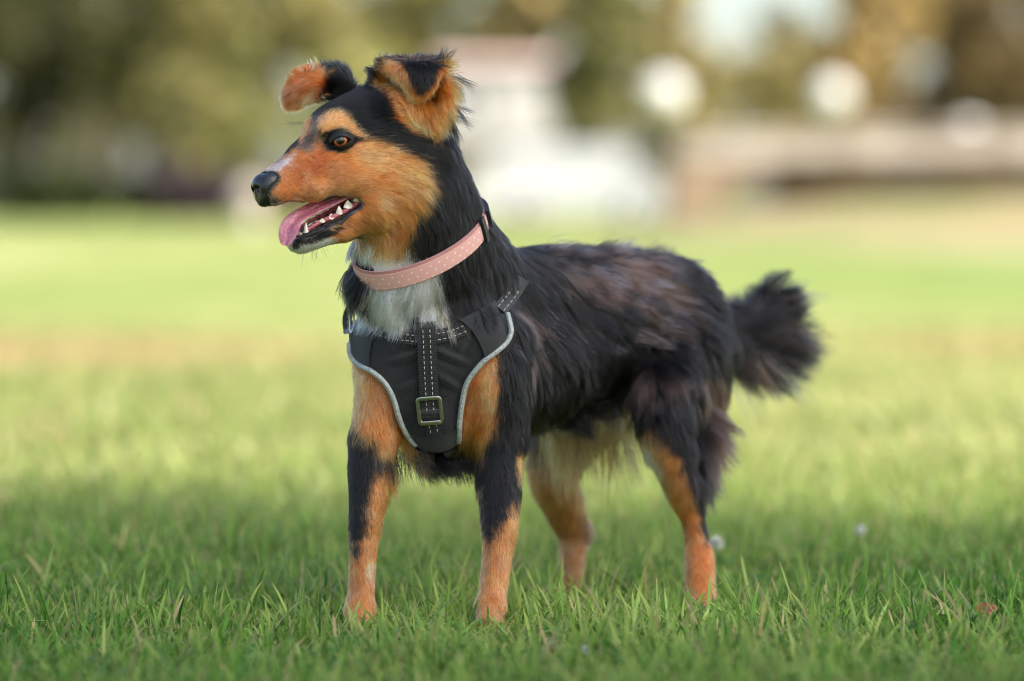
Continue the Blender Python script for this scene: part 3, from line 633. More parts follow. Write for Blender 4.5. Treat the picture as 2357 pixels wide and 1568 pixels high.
# ------------------------------------------------------------------ collar
collar = empty('dog_collar', W((970,640,0)), 'pale pink collar with white polka dots and a black clip round the dog\'s neck', 'collar')
CC, CA, CB = np.array([968.,560.,32.]), np.array([150.,-44.,8.]), np.array([-26.,76.,-112.])
CN = np.cross(CA, CB); CN /= np.linalg.norm(CN)      # points down the neck
def ring(t): t = np.asarray(t)[..., None]; return CC + CA*np.cos(t) + CB*np.sin(t)
def band(name, t0, t1, h0, h1, r0, r1, m, n=160, closed=True):
    t = np.linspace(t0, t1, n, endpoint=not closed); Wp = W(ring(t)); cw = W(CC); nn = nrm(WD(CN)); o_ = nrm((Wp-cw) - ((Wp-cw)@nn)[:, None]*nn); V = []
    hs = np.linspace(h0, h1, 6)
    for r in (r1, r0):
        V.append(np.stack([Wp + nn*h*S0 + o_*(r*S0 - abs(h)**2*.0012*S0) for h in hs], 1))
    V = np.stack(V); k = 6; idx = lambda s, i, j: s*n*k+(i % n)*k+j; F = []; fu = []
    for i in range(n if closed else n-1):
        for j in range(k-1): F.append((idx(0,i,j), idx(0,i,j+1), idx(0,i+1,j+1), idx(0,i+1,j))); F.append((idx(1,i,j), idx(1,i+1,j), idx(1,i+1,j+1), idx(1,i,j+1)))
        for j, e in ((0, 1), (k-1, 0)):
            q = (idx(0,i,j), idx(0,i+1,j), idx(1,i+1,j), idx(1,i,j)); F.append(q if e else q[::-1])
    if not closed:
        for i in (0, n-1):
            q = [idx(0,i,j) for j in range(k)]+[idx(1,i,j) for j in range(k-1,-1,-1)]; F.append(tuple(q))
    ob = mesh(name, V.reshape(-1, 3), F, m, collar)
    uvl = ob.data.uv_layers.new(name='UVMap'); arc = np.concatenate([[0], np.cumsum(np.linalg.norm(np.diff(Wp, axis=0), axis=1))])
    ua = np.tile(np.repeat(arc, k), 2); va = np.tile(np.tile(hs*S0, n), 2)
    li = np.zeros(len(ob.data.loops), np.int32); ob.data.loops.foreach_get('vertex_index', li)
    uvl.data.foreach_set('uv', np.stack([ua[li], va[li]], 1).astype(np.float32).ravel())
    ob.data.set_sharp_from_angle(angle=math.radians(50))
    return ob
M_PINK = webbing('pink_nylon', srgb(206,146,142), 900, .8, .8)
M_RIB = mat('pink_ribbon', srgb(226,168,160), .62); n_, l_, b_ = nodes(M_RIB)
b_.inputs['Sheen Weight'].default_value = .2
uvn = n_.new('ShaderNodeUVMap'); sx = n_.new('ShaderNodeSeparateXYZ'); l_.new(uvn.outputs[0], sx.inputs[0])
def mth(op, a, b=None):
    k = n_.new('ShaderNodeMath'); k.operation = op
    for i, x in enumerate((a, b)):
        if x is None: continue
        if isinstance(x, (int, float)): k.inputs[i].default_value = x
        else: l_.new(x, k.inputs[i])
    return k.outputs[0]
dv = mth('DIVIDE', sx.outputs[1], .0072); row = mth('FLOOR', dv)
du = mth('ADD', mth('DIVIDE', sx.outputs[0], .0118), mth('MULTIPLY', row, .5))
fu_ = mth('MULTIPLY', mth('SUBTRACT', mth('FRACT', du), .5), .0118); fv_ = mth('MULTIPLY', mth('SUBTRACT', mth('FRACT', dv), .5), .0072)
dd = mth('SQRT', mth('ADD', mth('MULTIPLY', fu_, fu_), mth('MULTIPLY', fv_, fv_)))
dot = mth('LESS_THAN', dd, .0013)
mx = n_.new('ShaderNodeMixRGB'); mx.inputs['Color1'].default_value = (*srgb(226,168,160), 1); mx.inputs['Color2'].default_value = (*srgb(238,212,203), 1)
l_.new(dot, mx.inputs['Fac']); l_.new(mx.outputs[0], b_.inputs['Base Color'])
band('nylon_band', 0, 2*PI, -25, 25, -3, 0, M_PINK)
band('ribbon', 0, 2*PI, -17, 22, .2, 2.2, M_RIB)
# black slide loop and buckle half on the collar's nape side
def clasp(t0, t1, h, r0, r1): return band('clip', t0, t1, -h, h, r0, r1, M_PLA, 8, False)
clasp(.14, .24, 33, 2.6, 10)
band('buckle_housing', -.75, -.1, -24, 22, 1, 12, M_PLA, 20, False)
GEAR = np.concatenate([x for x in GEARP if len(x)])
tt = np.linspace(0, 2*PI, 220); COLP = np.concatenate([W(ring(tt)+CN*h) for h in (-20, -10, 0, 10, 20)])
# ------------------------------------------------------------------ the dog: body mesh, face details
dogo = empty('dog', (W((1180,1435,250))[0], W((1180,1435,250))[1], 0), 'black and tan mixed breed dog with folded ears standing on the grass, tongue out', 'dog')
BQ = headlocal(BV); BU = UV(BV)
def mouthd(P):
    d = np.full(len(P), 1.)
    for o in dog.ops:
        if o[0] == 'cone' and o[1] == 'sub':
            ba = o[4]-o[3]; t = np.clip((P-o[3])@ba/ba.dot(ba), 0, 1); q = P-o[3]-t[:, None]*ba
            d = np.minimum(d, np.linalg.norm(q, axis=1)-(o[5]+(o[6]-o[5])*t))
    return d
md = mouthd(BV); lining = np.abs(md) < .0016
kdl = kdtree.KDTree(int(lining.sum()))
for i, p in enumerate(BV[lining]): kdl.insert(p, i)
kdl.balance()
hm = np.nonzero((BQ[:, 0] > 60) & (BQ[:, 2] < -90) & (BQ[:, 2] > -260) & (BU[:, 2] < 80))[0]
lipd = np.full(len(BV), 1.); lipd[hm] = [kdl.find(BV[i])[2] for i in hm]
cc = coat(BV)*.75
lip = (lipd < .0065) & ((BQ[:, 2] < -140) | (lipd < .002)); cc[lip] = srgb(22,18,20); cc[lining] = srgb(92,34,40)
ed = np.minimum(*[np.linalg.norm(BV-HW(EYE*[1, s, 1]), axis=1) for s in (1, -1)])
cc[ed < 32*S0] = srgb(14,12,13)
inear = (np.abs(BU[:, 0]-960) < 30) & (np.abs(BU[:, 1]-262) < 30) & (BU[:, 2] > -130) & (BU[:, 2] < 0)
cc[inear] = srgb(150,88,80)
M_SKIN = mat('coat_underlayer', (.1,.1,.1), .75); n_, l_, b_ = nodes(M_SKIN)
a_ = n_.new('ShaderNodeAttribute'); a_.attribute_name = 'coat'; l_.new(a_.outputs['Color'], b_.inputs['Base Color'])
a2 = n_.new('ShaderNodeAttribute'); a2.attribute_name = 'dry'; l_.new(a2.outputs['Fac'], b_.inputs['Roughness'])
body = mesh('body', BV, BF, M_SKIN, dogo)
def setcol(o, c, nm='coat'):
    at = o.data.attributes.new(nm, 'FLOAT_COLOR', 'POINT'); at.data.foreach_set('color', np.concatenate([c, np.ones((len(c), 1))], 1).astype(np.float32).ravel())
setcol(body, cc)
at = body.data.attributes.new('dry', 'FLOAT', 'POINT'); at.data.foreach_set('value', np.where(lip | lining, .22, .8).astype(np.float32))

# eyes
def eye(s, gaze):
    c = HW(EYE*[1, s, 1]); gz = nrm(HD(np.array(gaze)*[1, s, 1])); upv = nrm(HD((0, 0, 1.)))
    x = nrm(np.cross(upv, gz)); y = np.cross(gz, x); R = EYR*S0; G = []
    for th in np.linspace(0, PI, 28):
        k = 1.0 + .07*max(0, math.cos(th)-.72)/.28
        G.append([(math.sin(th)*math.cos(p)*R, math.sin(th)*math.sin(p)*R, math.cos(th)*R*k) for p in np.linspace(0, 2*PI, 33)])
    mb = MB(); mb.grid(np.array(G)); o = mb.build('eye', M_EYE)
    o.parent = dogo; o.matrix_parent_inverse = Matrix.Translation(-dogo.location)
    o.matrix_basis = Matrix(((x[0], y[0], gz[0], c[0]), (x[1], y[1], gz[1], c[1]), (x[2], y[2], gz[2], c[2]), (0, 0, 0, 1)))
    return o
M_EYE = mat('amber_eye', (.3,.1,.02), .12, Coat_Weight=1., Coat_Roughness=.02, Coat_IOR=1.5); n_, l_, b_ = nodes(M_EYE)
tc = n_.new('ShaderNodeTexCoord'); sx = n_.new('ShaderNodeSeparateXYZ'); l_.new(tc.outputs['Object'], sx.inputs[0])
rr = mth('DIVIDE', mth('SQRT', mth('ADD', mth('MULTIPLY', sx.outputs[0], sx.outputs[0]), mth('MULTIPLY', sx.outputs[1], sx.outputs[1]))), EYR*S0)
nz = n_.new('ShaderNodeTexNoise'); nz.inputs['Scale'].default_value = 900; l_.new(tc.outputs['Object'], nz.inputs['Vector'])
rr = mth('ADD', rr, mth('MULTIPLY', mth('SUBTRACT', nz.outputs[0], .5), .05))
rp = n_.new('ShaderNodeValToRGB'); l_.new(rr, rp.inputs[0]); el = rp.color_ramp.elements
el[0].position = .40; el[0].color = (.002,.002,.002,1); el[1].position = .46; el[1].color = (*srgb(126,54,18), 1)
for p, c in ((.56, srgb(190,98,34)), (.66, srgb(146,64,20)), (.74, srgb(34,15,9)), (.80, srgb(30,18,14)), (.97, srgb(50,36,30))):
    e = el.new(p); e.color = (*c, 1)
l_.new(rp.outputs[0], b_.inputs['Base Color'])
eye(1, (.42, .9, .03)); eye(-1, (.42, .9, .03))
M_LID = mat('black_eyelid_skin', (.0035,.0032,.0032), .55)
ec = Hs(EYE); UP_ = [(-24,10),(-17,2.5),(-9,-5.5),(0,-8.8),(9,-8.8),(17,-6),(25,-1.5)]; LO_ = [(25,-1),(17,6),(9,10.5),(0,12.5),(-9,12.5),(-17,11.5),(-24,9)]
A_ = np.vstack([smoothpath(UP_, 20)[:-1], smoothpath(LO_, 20)[:-1]]); rows = []
ang_ = np.arctan2(A_[:, 1], A_[:, 0]); Oc = np.stack([np.cos(ang_)*30, np.sin(ang_)*20.5], -1)
for k, (t_, lift) in enumerate(((-.06, -2.5), (0., .3), (.1, 1.6), (.3, 1.8), (.6, 1.2), (1., -.5), (1.25, -4))):
    q = A_*(1-t_)+Oc*t_; rr_ = np.hypot(q[:, 0]/1.25, q[:, 1]); w_ = -np.sqrt(np.clip((EYR+1.4)**2-np.minimum(rr_, EYR+1)**2, 1, None)) - lift - 2.2*np.clip(-q[:, 1]/12, 0, 1)*(t_ > -.03)
    rows.append(np.concatenate([q+ec[:2], (ec[2]+w_)[:, None]], 1))
mb = MB(); Gr = np.stack(rows); Gr = np.concatenate([Gr, Gr[:, :1]], 1); mb.grid(W(Gr)[::-1]); mb.build('eyelid', M_LID, dogo)
# far eye lid: a simple dark rim following the brow
fe = EYE*[1, -1, 1]; mb = MB()
mb.tube([HW(fe+np.array([22*math.cos(a)-2, -14, 17*math.sin(a)])) for a in np.linspace(0, 2*PI, 16)], 6*S0, 6); mb.build('eyelid', M_LID, dogo)

# nose
ns = SDF()
def hs_e(c, r, k=.006, op='add'):
    for s in ((1,) if c[1] == 0 else (1, -1)): ns.ell(HW((c[0], s*c[1], c[2])), HAX, np.array(r)*S0, k, op)
def hs_c(a, b, k=.004, op='add'):
    for s in ((1,) if a[1] == 0 and b[1] == 0 else (1, -1)): ns.cone(HW((a[0], s*a[1], a[2])), HW((b[0], s*b[1], b[2])), a[3]*S0, b[3]*S0, k, op)
hs_e((346,0,-66), (30,31,27)); hs_e((337,20,-72), (31,19,24)); hs_e((333,20,-60), (24,15,16)); hs_c((355,0,-82,15), (358,0,-104,10)); hs_e((343,17,-94), (23,16,13)); hs_e((347,7,-98), (18,15,16))
hs_c((372,12,-72,7.5), (350,20,-73,8), .003, 'sub'); hs_c((356,22,-75,7), (334,40,-68,4), .003, 'sub'); hs_c((374,0,-68,1.6), (366,0,-104,1.8), .002, 'sub')
nc = HW((345,0,-72)); NV, NF = fine_mesh(ns, nc-.027, nc+.027, .0009)
M_NOSE = mat('wet_black_nose', (.012,.012,.013), .3, Coat_Weight=.35, Coat_Roughness=.2); n_, l_, b_ = nodes(M_NOSE)
tc = n_.new('ShaderNodeTexCoord'); v_ = n_.new('ShaderNodeTexVoronoi'); v_.inputs['Scale'].default_value = 700; l_.new(tc.outputs['Object'], v_.inputs['Vector'])
bp = n_.new('ShaderNodeBump'); bp.inputs['Strength'].default_value = .45; bp.inputs['Distance'].default_value = .0006; l_.new(v_.outputs[0], bp.inputs['Height']); l_.new(bp.outputs[0], b_.inputs['Normal']); l_.new(bp.outputs[0], b_.inputs['Coat Normal'])
mesh('nose', NV, NF, M_NOSE, dogo)
ni = ns(BV) < .0025; cc[ni] = (.006,.006,.006); body.data.attributes['coat'].data.foreach_set('color', np.concatenate([cc, np.ones((len(cc), 1))], 1).astype(np.float32).ravel())

def loc(u, v, l):                         # survey point at a given sideways offset -> head local
    A = np.array([[HF[0], HU[0]], [HF[1], HU[1]]]); b = np.array([u-HO[0]-l*HL[0], v-HO[1]-l*HL[1]]); f, h = np.linalg.solve(A, b); return np.array([f, l, h])
# tongue
M_TON = mat('pink_tongue', srgb(206,120,136), .3, Subsurface_Weight=.25, Subsurface_Scale=.004, Coat_Weight=.7, Coat_Roughness=.12)
noise_col(M_TON, srgb(198,106,126), srgb(224,148,158), 45, bump=.4, bscale=260)
TQ = [(835,450,5, 4,8,-24, 7),(800,452,6, 5,11,-22, 7),(770,463,8, 5,13,-20, 6),(735,478,10, 7,14,-18, 5.5),(706,491,12, 10,14,-17, 5),(684,504,14, 17,12,-15, 4.5),(671,520,15, 23,8,-12, 4),(664,540,15, 23,7,-11, 3.6),(660,556,15, 17,5,-8, 3.2),(659,566,15, 8,2,-4, 2.4)]
TP = smoothpath(np.array([[*Hs(loc(*t[:3])), *t[3:]] for t in TQ]), 44); T = nrm(np.gradient(TP[:, :3], axis=0)); G = []
for p, t in zip(TP, T):
    X = (p[3:6] - p[3:6].dot(t)*t*.6)*.88; Y = nrm(np.cross(t, X)); Y = Y if Y.dot([-.5, -.5, -.7]) > 0 else -Y; ring_ = []
    for a in np.linspace(0, 2*PI, 25):
        x, y = math.cos(a), math.sin(a); cup = 6*abs(x)**2 - 6*math.exp(-(x/.13)**2)*(y > 0) + 1.2*math.sin(5*x+p[1]*.12)
        ring_.append(p[:3] + X*x + Y*(y*p[6] + cup))
    G.append(ring_)
mb = MB(); G = np.array(G); G = np.concatenate([G[:1].mean(1, keepdims=True).repeat(25, 1), G, G[-1:].mean(1, keepdims=True).repeat(25, 1)]); mb.grid(W(G)); mb.build('tongue', M_TON, dogo)

# gums, lips, teeth
M_GUM = mat('pink_gum', srgb(196,92,100), .2, Coat_Weight=.5, Coat_Roughness=.1); noise_col(M_GUM, srgb(180,74,82), srgb(222,128,134), 140, bump=.6, bscale=400)
M_LIP = mat('wet_black_lip', srgb(26,18,20), .2, Coat_Weight=.5, Coat_Roughness=.1); noise_col(M_LIP, srgb(16,12,14), srgb(52,30,32), 220, bump=1., bscale=420)
def mtube(name, P, r, m, mir=True):
    Q = smoothpath(np.array([loc(*p) for p in P]), 40); rr_ = np.interp(np.linspace(0, 1, 40), np.linspace(0, 1, len(r)), r)*(1+.12*np.sin(np.arange(40)*1.7))
    for s in ((1, -1) if mir else (1,)):
        mb = MB(); mb.tube(HW(Q*[1, s, 1]), rr_*S0, 8); mb.build(name, m, dogo)
mtube('gum', [(842,452,38),(818,471,38),(792,487,37),(764,500,35),(738,511,31),(712,527,26),(697,539,17)], [5,6,6,6,5,5,4], M_GUM)
mtube('lip', [(850,447,56),(845,466,56),(828,486,53),(797,506,46),(764,521,40),(724,536,32),(692,548,20)], [5,10,12,12,11,9,6], M_LIP)
mtube('upper_lip', [(849,446,53),(826,438,50),(800,440,47),(764,454,41),(724,466,34)], [4,5,5,4,2], M_LIP)
M_TOO = mat('ivory_tooth', srgb(236,228,206), .25, Coat_Weight=.4, Coat_Roughness=.1); noise_col(M_TOO, srgb(214,200,168), srgb(242,238,224), 160)
def tooth(u, v, l, hh, wd, th, lean=0., s=1, down=False, twin=False):
    c = loc(u, v, l)*[1, s, 1]; mb = MB(); G = []
    for t in np.linspace(0, 1, 7):
        k = (1-t**1.5)*.95+.05; y = t*hh*(-1 if down else 1)
        G.append([c + np.array([wd*k*math.cos(a)*(1-.15*t) + lean*t*t, th*k*math.sin(a)*s, y + (2.5*math.cos(2*a)*(1-t) if twin else 0)]) for a in np.linspace(0, 2*PI, 11)])
    G = np.array(G); G = np.concatenate([G, G[-1:].mean(1, keepdims=True).repeat(11, 1)]); mb.grid(HW(G)); mb.build('tooth', M_TOO, dogo)
for s in (1, -1):
    tooth(705,536,25, 25, 6.5, 6, -4, s)
    for u, v, l, hh, wd in ((742,511,34,11,9), (763,503,36,15,10), (782,492,38,22,10), (802,478,40,22,14), (822,463,41,15,10)): tooth(u, v, l, hh*rng.uniform(.75, .9), wd*.9, 5.5, -1, s, twin=True)
    for u, v, l, hh, wd in ((808,438,38,20,13), (828,440,39,16,9)): tooth(u, v, l, hh, wd, 5, 0, s, True)
    for l in (4, 11, 18): 
        c = loc(693-(18-l)*.5, 543, l); tooth(694-(18-l)*.4, 543-(18-l)*.1, l, 10, 3.4, 3, 1, s)

# ------------------------------------------------------------------ fur strands
tri = BV[BF]; area = .5*np.linalg.norm(np.cross(tri[:, 2]-tri[:, 0], tri[:, 3]-tri[:, 1]), axis=1)
fc = tri.mean(1); fn = nrm(BN[BF].mean(1)); toc = nrm(np.array([0, 0, CAMH])-fc); facing = (fn*toc).sum(1)
fu3 = UV(fc); fl3 = headlocal(fc)
dens = np.full(len(fc), 5.4e5)
head_ = (fu3[:, 2] < 60) & (fu3[:, 1] < 600) & (fl3[:, 0] > -60)
dens[head_] = 10e5; dens[head_ & (fl3[:, 0] > 90)] = 17e5
leg_ = (fu3[:, 1] > 1000); dens[leg_] = 7.5e5
tailm = (fu3[:, 0] > 1650); dens[tailm] = 9e5
dens[(fu3[:, 1] > 560) & (fu3[:, 1] < 760) & (fu3[:, 0] > 830) & (fu3[:, 0] < 1060) & (fu3[:, 2] < 120)] = 8e5
dens *= np.where(facing > -.25, 1., .4)
FURX = float(globals().get('FUR_SCALE', 1.0)); dens *= FURX
cnt = rng.poisson(area*dens); fi = np.repeat(np.arange(len(fc)), cnt); NS = len(fi)
a_ = rng.random(NS); b2 = rng.random(NS); w4 = np.stack([(1-a_)*(1-b2), a_*(1-b2), a_*b2, (1-a_)*b2], 1)
RP = (BV[BF[fi]]*w4[..., None]).sum(1); RN = nrm((BN[BF[fi]]*w4[..., None]).sum(1))
rlip = (lipd[BF[fi]]*w4).sum(1)
q = UV(RP); L = headlocal(RP)
keep = (rlip > np.where(L[:, 2] < -140, .0055, .0018)) & (RP[:, 2] > .004)
e0 = np.array([ec[0], ec[1]]); al = pdist(q, A_*np.array([1.12,1.18])+e0); keep &= ~((al > 0) & (q[:, 2] < -60))
keep &= np.linalg.norm(RP-HW(EYE*[1, -1, 1]), axis=1) > 25*S0
keep &= np.linalg.norm(RP-HW(EYE), axis=1) > 21.5*S0
NVo = NV[samp(NV)[0] > .0002]
kn = kdtree.KDTree(len(NVo))
for i, p in enumerate(NVo): kn.insert(p, i)
kn.balance()
kg = kdtree.KDTree(len(GEAR))
for i, p in enumerate(GEAR): kg.insert(p, i)
kg.balance()
kc = kdtree.KDTree(len(COLP))
for i, p in enumerate(COLP): kc.insert(p, i)
kc.balance()
idx = np.nonzero(keep & (L[:, 0] > 290) & (q[:, 2] < 60))[0]
keep[idx] &= np.array([kn.find(RP[i])[2] > .0024 for i in idx], bool)
idx = np.nonzero(keep & (q[:, 0] > 780) & (q[:, 0] < 1215) & (q[:, 1] > 690) & (q[:, 1] < 1075) & (q[:, 2] < 200))[0]
gd = np.full(NS, 1.); gd[idx] = [kg.find(RP[i])[2] for i in idx]
inpan = (pdist(q, np.array(PL+PR[::-1], float)) > 5) & (q[:, 1] > 742) & (q[:, 2] < 130)
inb = (pdist(q, [(1140,700),(1160,720),(1166,778),(1150,798),(1120,824),(1062,740)]) > 2) & (q[:, 2] < 130)
keep &= ~(inpan | inb | (gd < .0058))
RP, RN, fi, q, L = RP[keep], RN[keep], fi[keep], q[keep], L[keep]; NS = len(RP)
DIR, SPEC = lie(RP, RN)
KP = 7
length = SPEC[:, 0]*1e-3*rng.uniform(.62, 1.18, NS)
lift = SPEC[:, 1]*rng.uniform(.6, 1.5, NS); cling = SPEC[:, 2]
tan = nrm(DIR - (DIR*RN).sum(1, keepdims=True)*RN)
# tufts: nearby strands share a lean and draw together towards the tips
NCL = max(200, NS//26); ci = rng.choice(NS, NCL, replace=False); kt = kdtree.KDTree(NCL)
for j, i in enumerate(ci): kt.insert(RP[i], j)
kt.balance(); cid = np.fromiter((kt.find(p)[1] for p in RP), np.int64, NS)
NC2 = max(100, NS//420); c2 = rng.choice(NS, NC2, replace=False); kt = kdtree.KDTree(NC2)
for j, i in enumerate(c2): kt.insert(RP[i], j)
kt.balance(); cid2 = np.fromiter((kt.find(p)[1] for p in RP), np.int64, NS)
longf = np.clip((SPEC[:, 0]-9)/28, 0, 1)
bit = np.cross(RN, tan)
sway = rng.normal(0, 1, NCL)[cid]*(.08+.12*longf) + rng.normal(0, 1, NC2)[cid2]*.16*longf + rng.normal(0, .10, NS)
tan = nrm(tan + bit*sway[:, None]); lift = lift*(1 + longf*.5*rng.normal(0, 1, NC2)[cid2].clip(-1, 1.6))
lift = np.clip(lift, .03, 1.2)
pts = np.zeros((NS, KP, 3)); pts[:, 0] = RP - RN*.0006; step = length/(KP-1)
grav = np.array([0, 0, -1.]); hcap = .35 + 0*lift
p = RP.copy(); dcur = tan.copy()
for k in range(1, KP):
    t = k/(KP-1); up_ = lift*(1-.55*t)
    d = nrm(tan + RN*up_[:, None]*(1.3 if k < 3 else .7) + grav*(.30*t*longf*(1.2-cling.clip(0, 1)*.9))[:, None] + rng.normal(0, .05, (NS, 3)))
    p = p + d*step[:, None]
    v_, gr = samp(p)
    want = length*np.minimum(lift*.9*(t**.8), .5) + .0004
    mv = np.where(v_ < want*.5, want*.5 - v_, np.where(v_ > want, (want-v_)*np.minimum(cling, 1)*.75, 0))
    mv = np.where(np.abs(v_) > .06, 0, mv)
    p = p + gr*mv[:, None]; pts[:, k] = p
lead = ci[cid]; tk = np.linspace(0, 1, KP)[None, :, None]
clmp = ((.10 + .46*longf + .25*(SPEC[:, 0] > 60))*rng.uniform(.4, 1, NS))[:, None, None]*tk**1.6
near_ = (np.linalg.norm(RP-RP[lead], axis=1) < .014)[:, None, None]
off = pts[lead] - RP[lead][:, None] + RP[lead][:, None]
pts = pts + (off-pts)*clmp*near_
lead2 = c2[cid2]; near2 = ((np.linalg.norm(RP-RP[lead2], axis=1) < .03) & (SPEC[:, 0] > 55))[:, None, None]
pts = pts + (pts[lead2]-pts)*near2*(tk**1.3)*(rng.uniform(.25, .75, NS))[:, None, None]
# strands that would rise through the collar are dropped
qm = UV(pts[:, KP//2]); cand = np.nonzero((np.abs(((RP-W(CC))@nrm(WD(CN)))) < .045) & (np.linalg.norm(RP-W(CC), axis=1) < .13))[0]
bad = np.zeros(NS, bool)
nn_ = nrm(WD(CN)); cw = W(CC); tA = nrm(WD(CA)); 
for k in range(2, KP):
    z = pts[cand, k]-cw; hN = z@nn_; rad = np.linalg.norm(z-hN[:, None]*nn_, axis=1)
    dd_ = np.array([kc.find(pts[i, k])[2] for i in cand]); bad[cand] |= (dd_ < .0042)
    ro = ((RP[cand]-cw)@nn_); zt_ = z-hN[:, None]*nn_; ww = W(ring(np.linspace(0, 2*PI, 90)))-cw; ww = ww-(ww@nn_)[:, None]*nn_; jj = (nrm(zt_)@nrm(ww).T).argmax(1); bad[cand] |= (ro < -.010) & (hN > -.014) & (rad > np.linalg.norm(ww, axis=1)[jj]*.985)
furcol = coat(RP)
jit = rng.normal(1, .14, NS).clip(.6, 1.5)*rng.normal(1, .17, NCL).clip(.55, 1.5)[cid]*rng.normal(1, .10, NC2).clip(.7, 1.3)[cid2]
rr3 = rng.random(NS); lum = furcol.mean(1); jit = np.where((rr3 < .07) & (lum > .05), jit*.35, np.where((rr3 > .90) & (lum > .05), jit*1.45, jit))
tip = (rr3 > .955) & (lum < .02) & (q[:, 2] > 40); furcol[tip] = np.array(BRN2)*.8
furcol = np.clip(furcol*jit[:, None], 0, 1)
sel = ~bad; pts, furcol, longs, lens = pts[sel], furcol[sel], longf[sel], length[sel]; NS = len(pts)
print('strands', NS)
def hair(name, P, C_, rroot, m, parent, kind=None):
    n, k = P.shape[:2]; cu = bpy.data.hair_curves.new(name); cu.add_curves([k]*n)
    cu.attributes['position'].data.foreach_set('vector', P.astype(np.float32).ravel())
    prof = np.array([1, 1, .95, .85, .68, .45, .12])[None] if k == 7 else np.linspace(1, .1, k)[None]
    at = cu.attributes.get('radius') or cu.attributes.new('radius', 'FLOAT', 'POINT')
    at.data.foreach_set('value', (np.broadcast_to(rroot, n)[:, None]*prof).astype(np.float32).ravel())
    at = cu.attributes.new('coat', 'FLOAT_COLOR', 'CURVE'); at.data.foreach_set('color', np.concatenate([C_, np.ones((n, 1))], 1).astype(np.float32).ravel())
    cu.materials.append(m); o = bpy.data.objects.new(name, cu); col.objects.link(o); attach(o, parent)
    if kind: o['kind'] = kind
    return o
M_FUR = bpy.data.materials.new('fur'); M_FUR.use_nodes = True; nt_ = M_FUR.node_tree; nt_.nodes.clear()
hb = nt_.nodes.new('ShaderNodeBsdfHairPrincipled'); hb.parametrization = 'COLOR'; ou = nt_.nodes.new('ShaderNodeOutputMaterial'); at_ = nt_.nodes.new('ShaderNodeAttribute'); at_.attribute_name = 'coat'
nt_.links.new(at_.outputs['Color'], hb.inputs['Color']); nt_.links.new(hb.outputs[0], ou.inputs[0])
hb.inputs['IOR'].default_value = 1.43; hb.inputs['Roughness'].default_value = .36; hb.inputs['Radial Roughness'].default_value = .5; hb.inputs['Random Roughness'].default_value = .3
def wisp(u, v, w, d, ln, c, n, sp=6., curl=.35):
    global pts, furcol, longs, lens
    P0 = W(np.array([u, v, w])+rng.normal(0, sp, (n, 3))); D_ = nrm(WD(np.array(d, float)+rng.normal(0, .13, (n, 3)))); t = np.linspace(0, 1, KP)[None, :, None]; L_ = (ln*1e-3*rng.uniform(.55, 1.1, n))[:, None, None]
    sd_ = nrm(np.cross(D_, rng.normal(0, 1, 3)))[:, None]*rng.choice([-1, 1]); P = P0[:, None]+D_[:, None]*L_*t + (np.array([0, 0, -1.])*curl*.6 + sd_*curl*.5)*L_*t**2
    P = P + (P.mean(0, keepdims=True)-P)*(t**1.5)*.55
    pts = np.concatenate([pts, P]); furcol = np.concatenate([furcol, np.tile(np.array(c), (n, 1))*rng.uniform(.7, 1.3, (n, 1))]); longs = np.concatenate([longs, np.ones(n)]); lens = np.concatenate([lens, np.full(n, .03)])
for k in range(7): wisp(1012+rng.normal(0, 9), 150, -100, (.25+rng.normal(0, .25), -1, 0), rng.uniform(18, 34), BLK, 12, 5, .2)
for k in range(9): wisp(905+k*13, 146, -95, (rng.normal(0, .3), -1, .1), 16, BLK if k % 3 else GRY, 16, 4, .2)
for k in range(12): wisp(1036+rng.normal(0, 3), rng.uniform(160, 275), -95, (1, rng.uniform(-.2, .7), .1), rng.uniform(22, 40), BLK if k % 4 else EAR, 14, 3.5, .6)
for k in range(6): wisp(985+rng.normal(0, 10), 285+rng.normal(0, 6), -105, (.2, 1, -.1), 26, TAN, 18, 4, .2)
for k in range(6): wisp(1030+rng.normal(0, 5), 270+rng.normal(0, 8), -90, (.5, 1, 0), 34, BLK, 16, 4, .3)
for k in range(9): wisp(865+rng.normal(0, 6), rng.uniform(165, 235), -90, (-.9, -.5, 0), 15, BLK, 16, 4, .1)
for k in range(5, 12): wisp(665+k*11, 162-6*math.sin(k*.28), -45, (-.5+rng.normal(0, .2), -1, .1), 17, (srgb(150,110,70) if k % 2 else RUST) if k < 7 else BLK, 10, 7, .1)
EO = smoothpath([(760,170),(715,164),(686,176),(664,204),(661,226),(668,238),(690,237),(715,228),(745,216)], 40)
for k in range(40): wisp(EO[k][0], EO[k][1], -52, ((EO[k][0]-705)/60+rng.normal(0, .2), (EO[k][1]-200)/45+rng.normal(0, .2), rng.normal(0, .2)), rng.uniform(7, 14), (RUST, srgb(150,90,50), BEI)[k % 3], 14, 4, .1)
for k in range(9): wisp(785+rng.normal(0, 14), 190, -10, (rng.normal(0, .3), -1, .1), 16, BLK, 16, 5, .1)
for k in range(16): wisp(rng.uniform(885, 985), 1045+rng.normal(0, 6), 70, (rng.normal(.1, .2), 1, 0), 42, BLK, 10, 6, .1)
for k in range(12): wisp(1070+rng.normal(0, 20), 1060+rng.normal(0, 6), 130, (rng.normal(.1, .2), 1, 0), 34, BLK, 12, 6, .1)
for k in range(10): wisp(898+rng.normal(0, 4), rng.uniform(1080, 1130), 55, (.5, .9, .2), 24, TAN, 10, 4, .1)
for k in range(48): wisp(rng.uniform(1250, 1450), rng.uniform(960, 1010), rng.uniform(480, 620), (rng.normal(.15, .2), 1, 0), rng.uniform(60, 95), (OLV, srgb(104,78,42), OLV, srgb(134,104,66))[k % 4], 18, 8, .15)
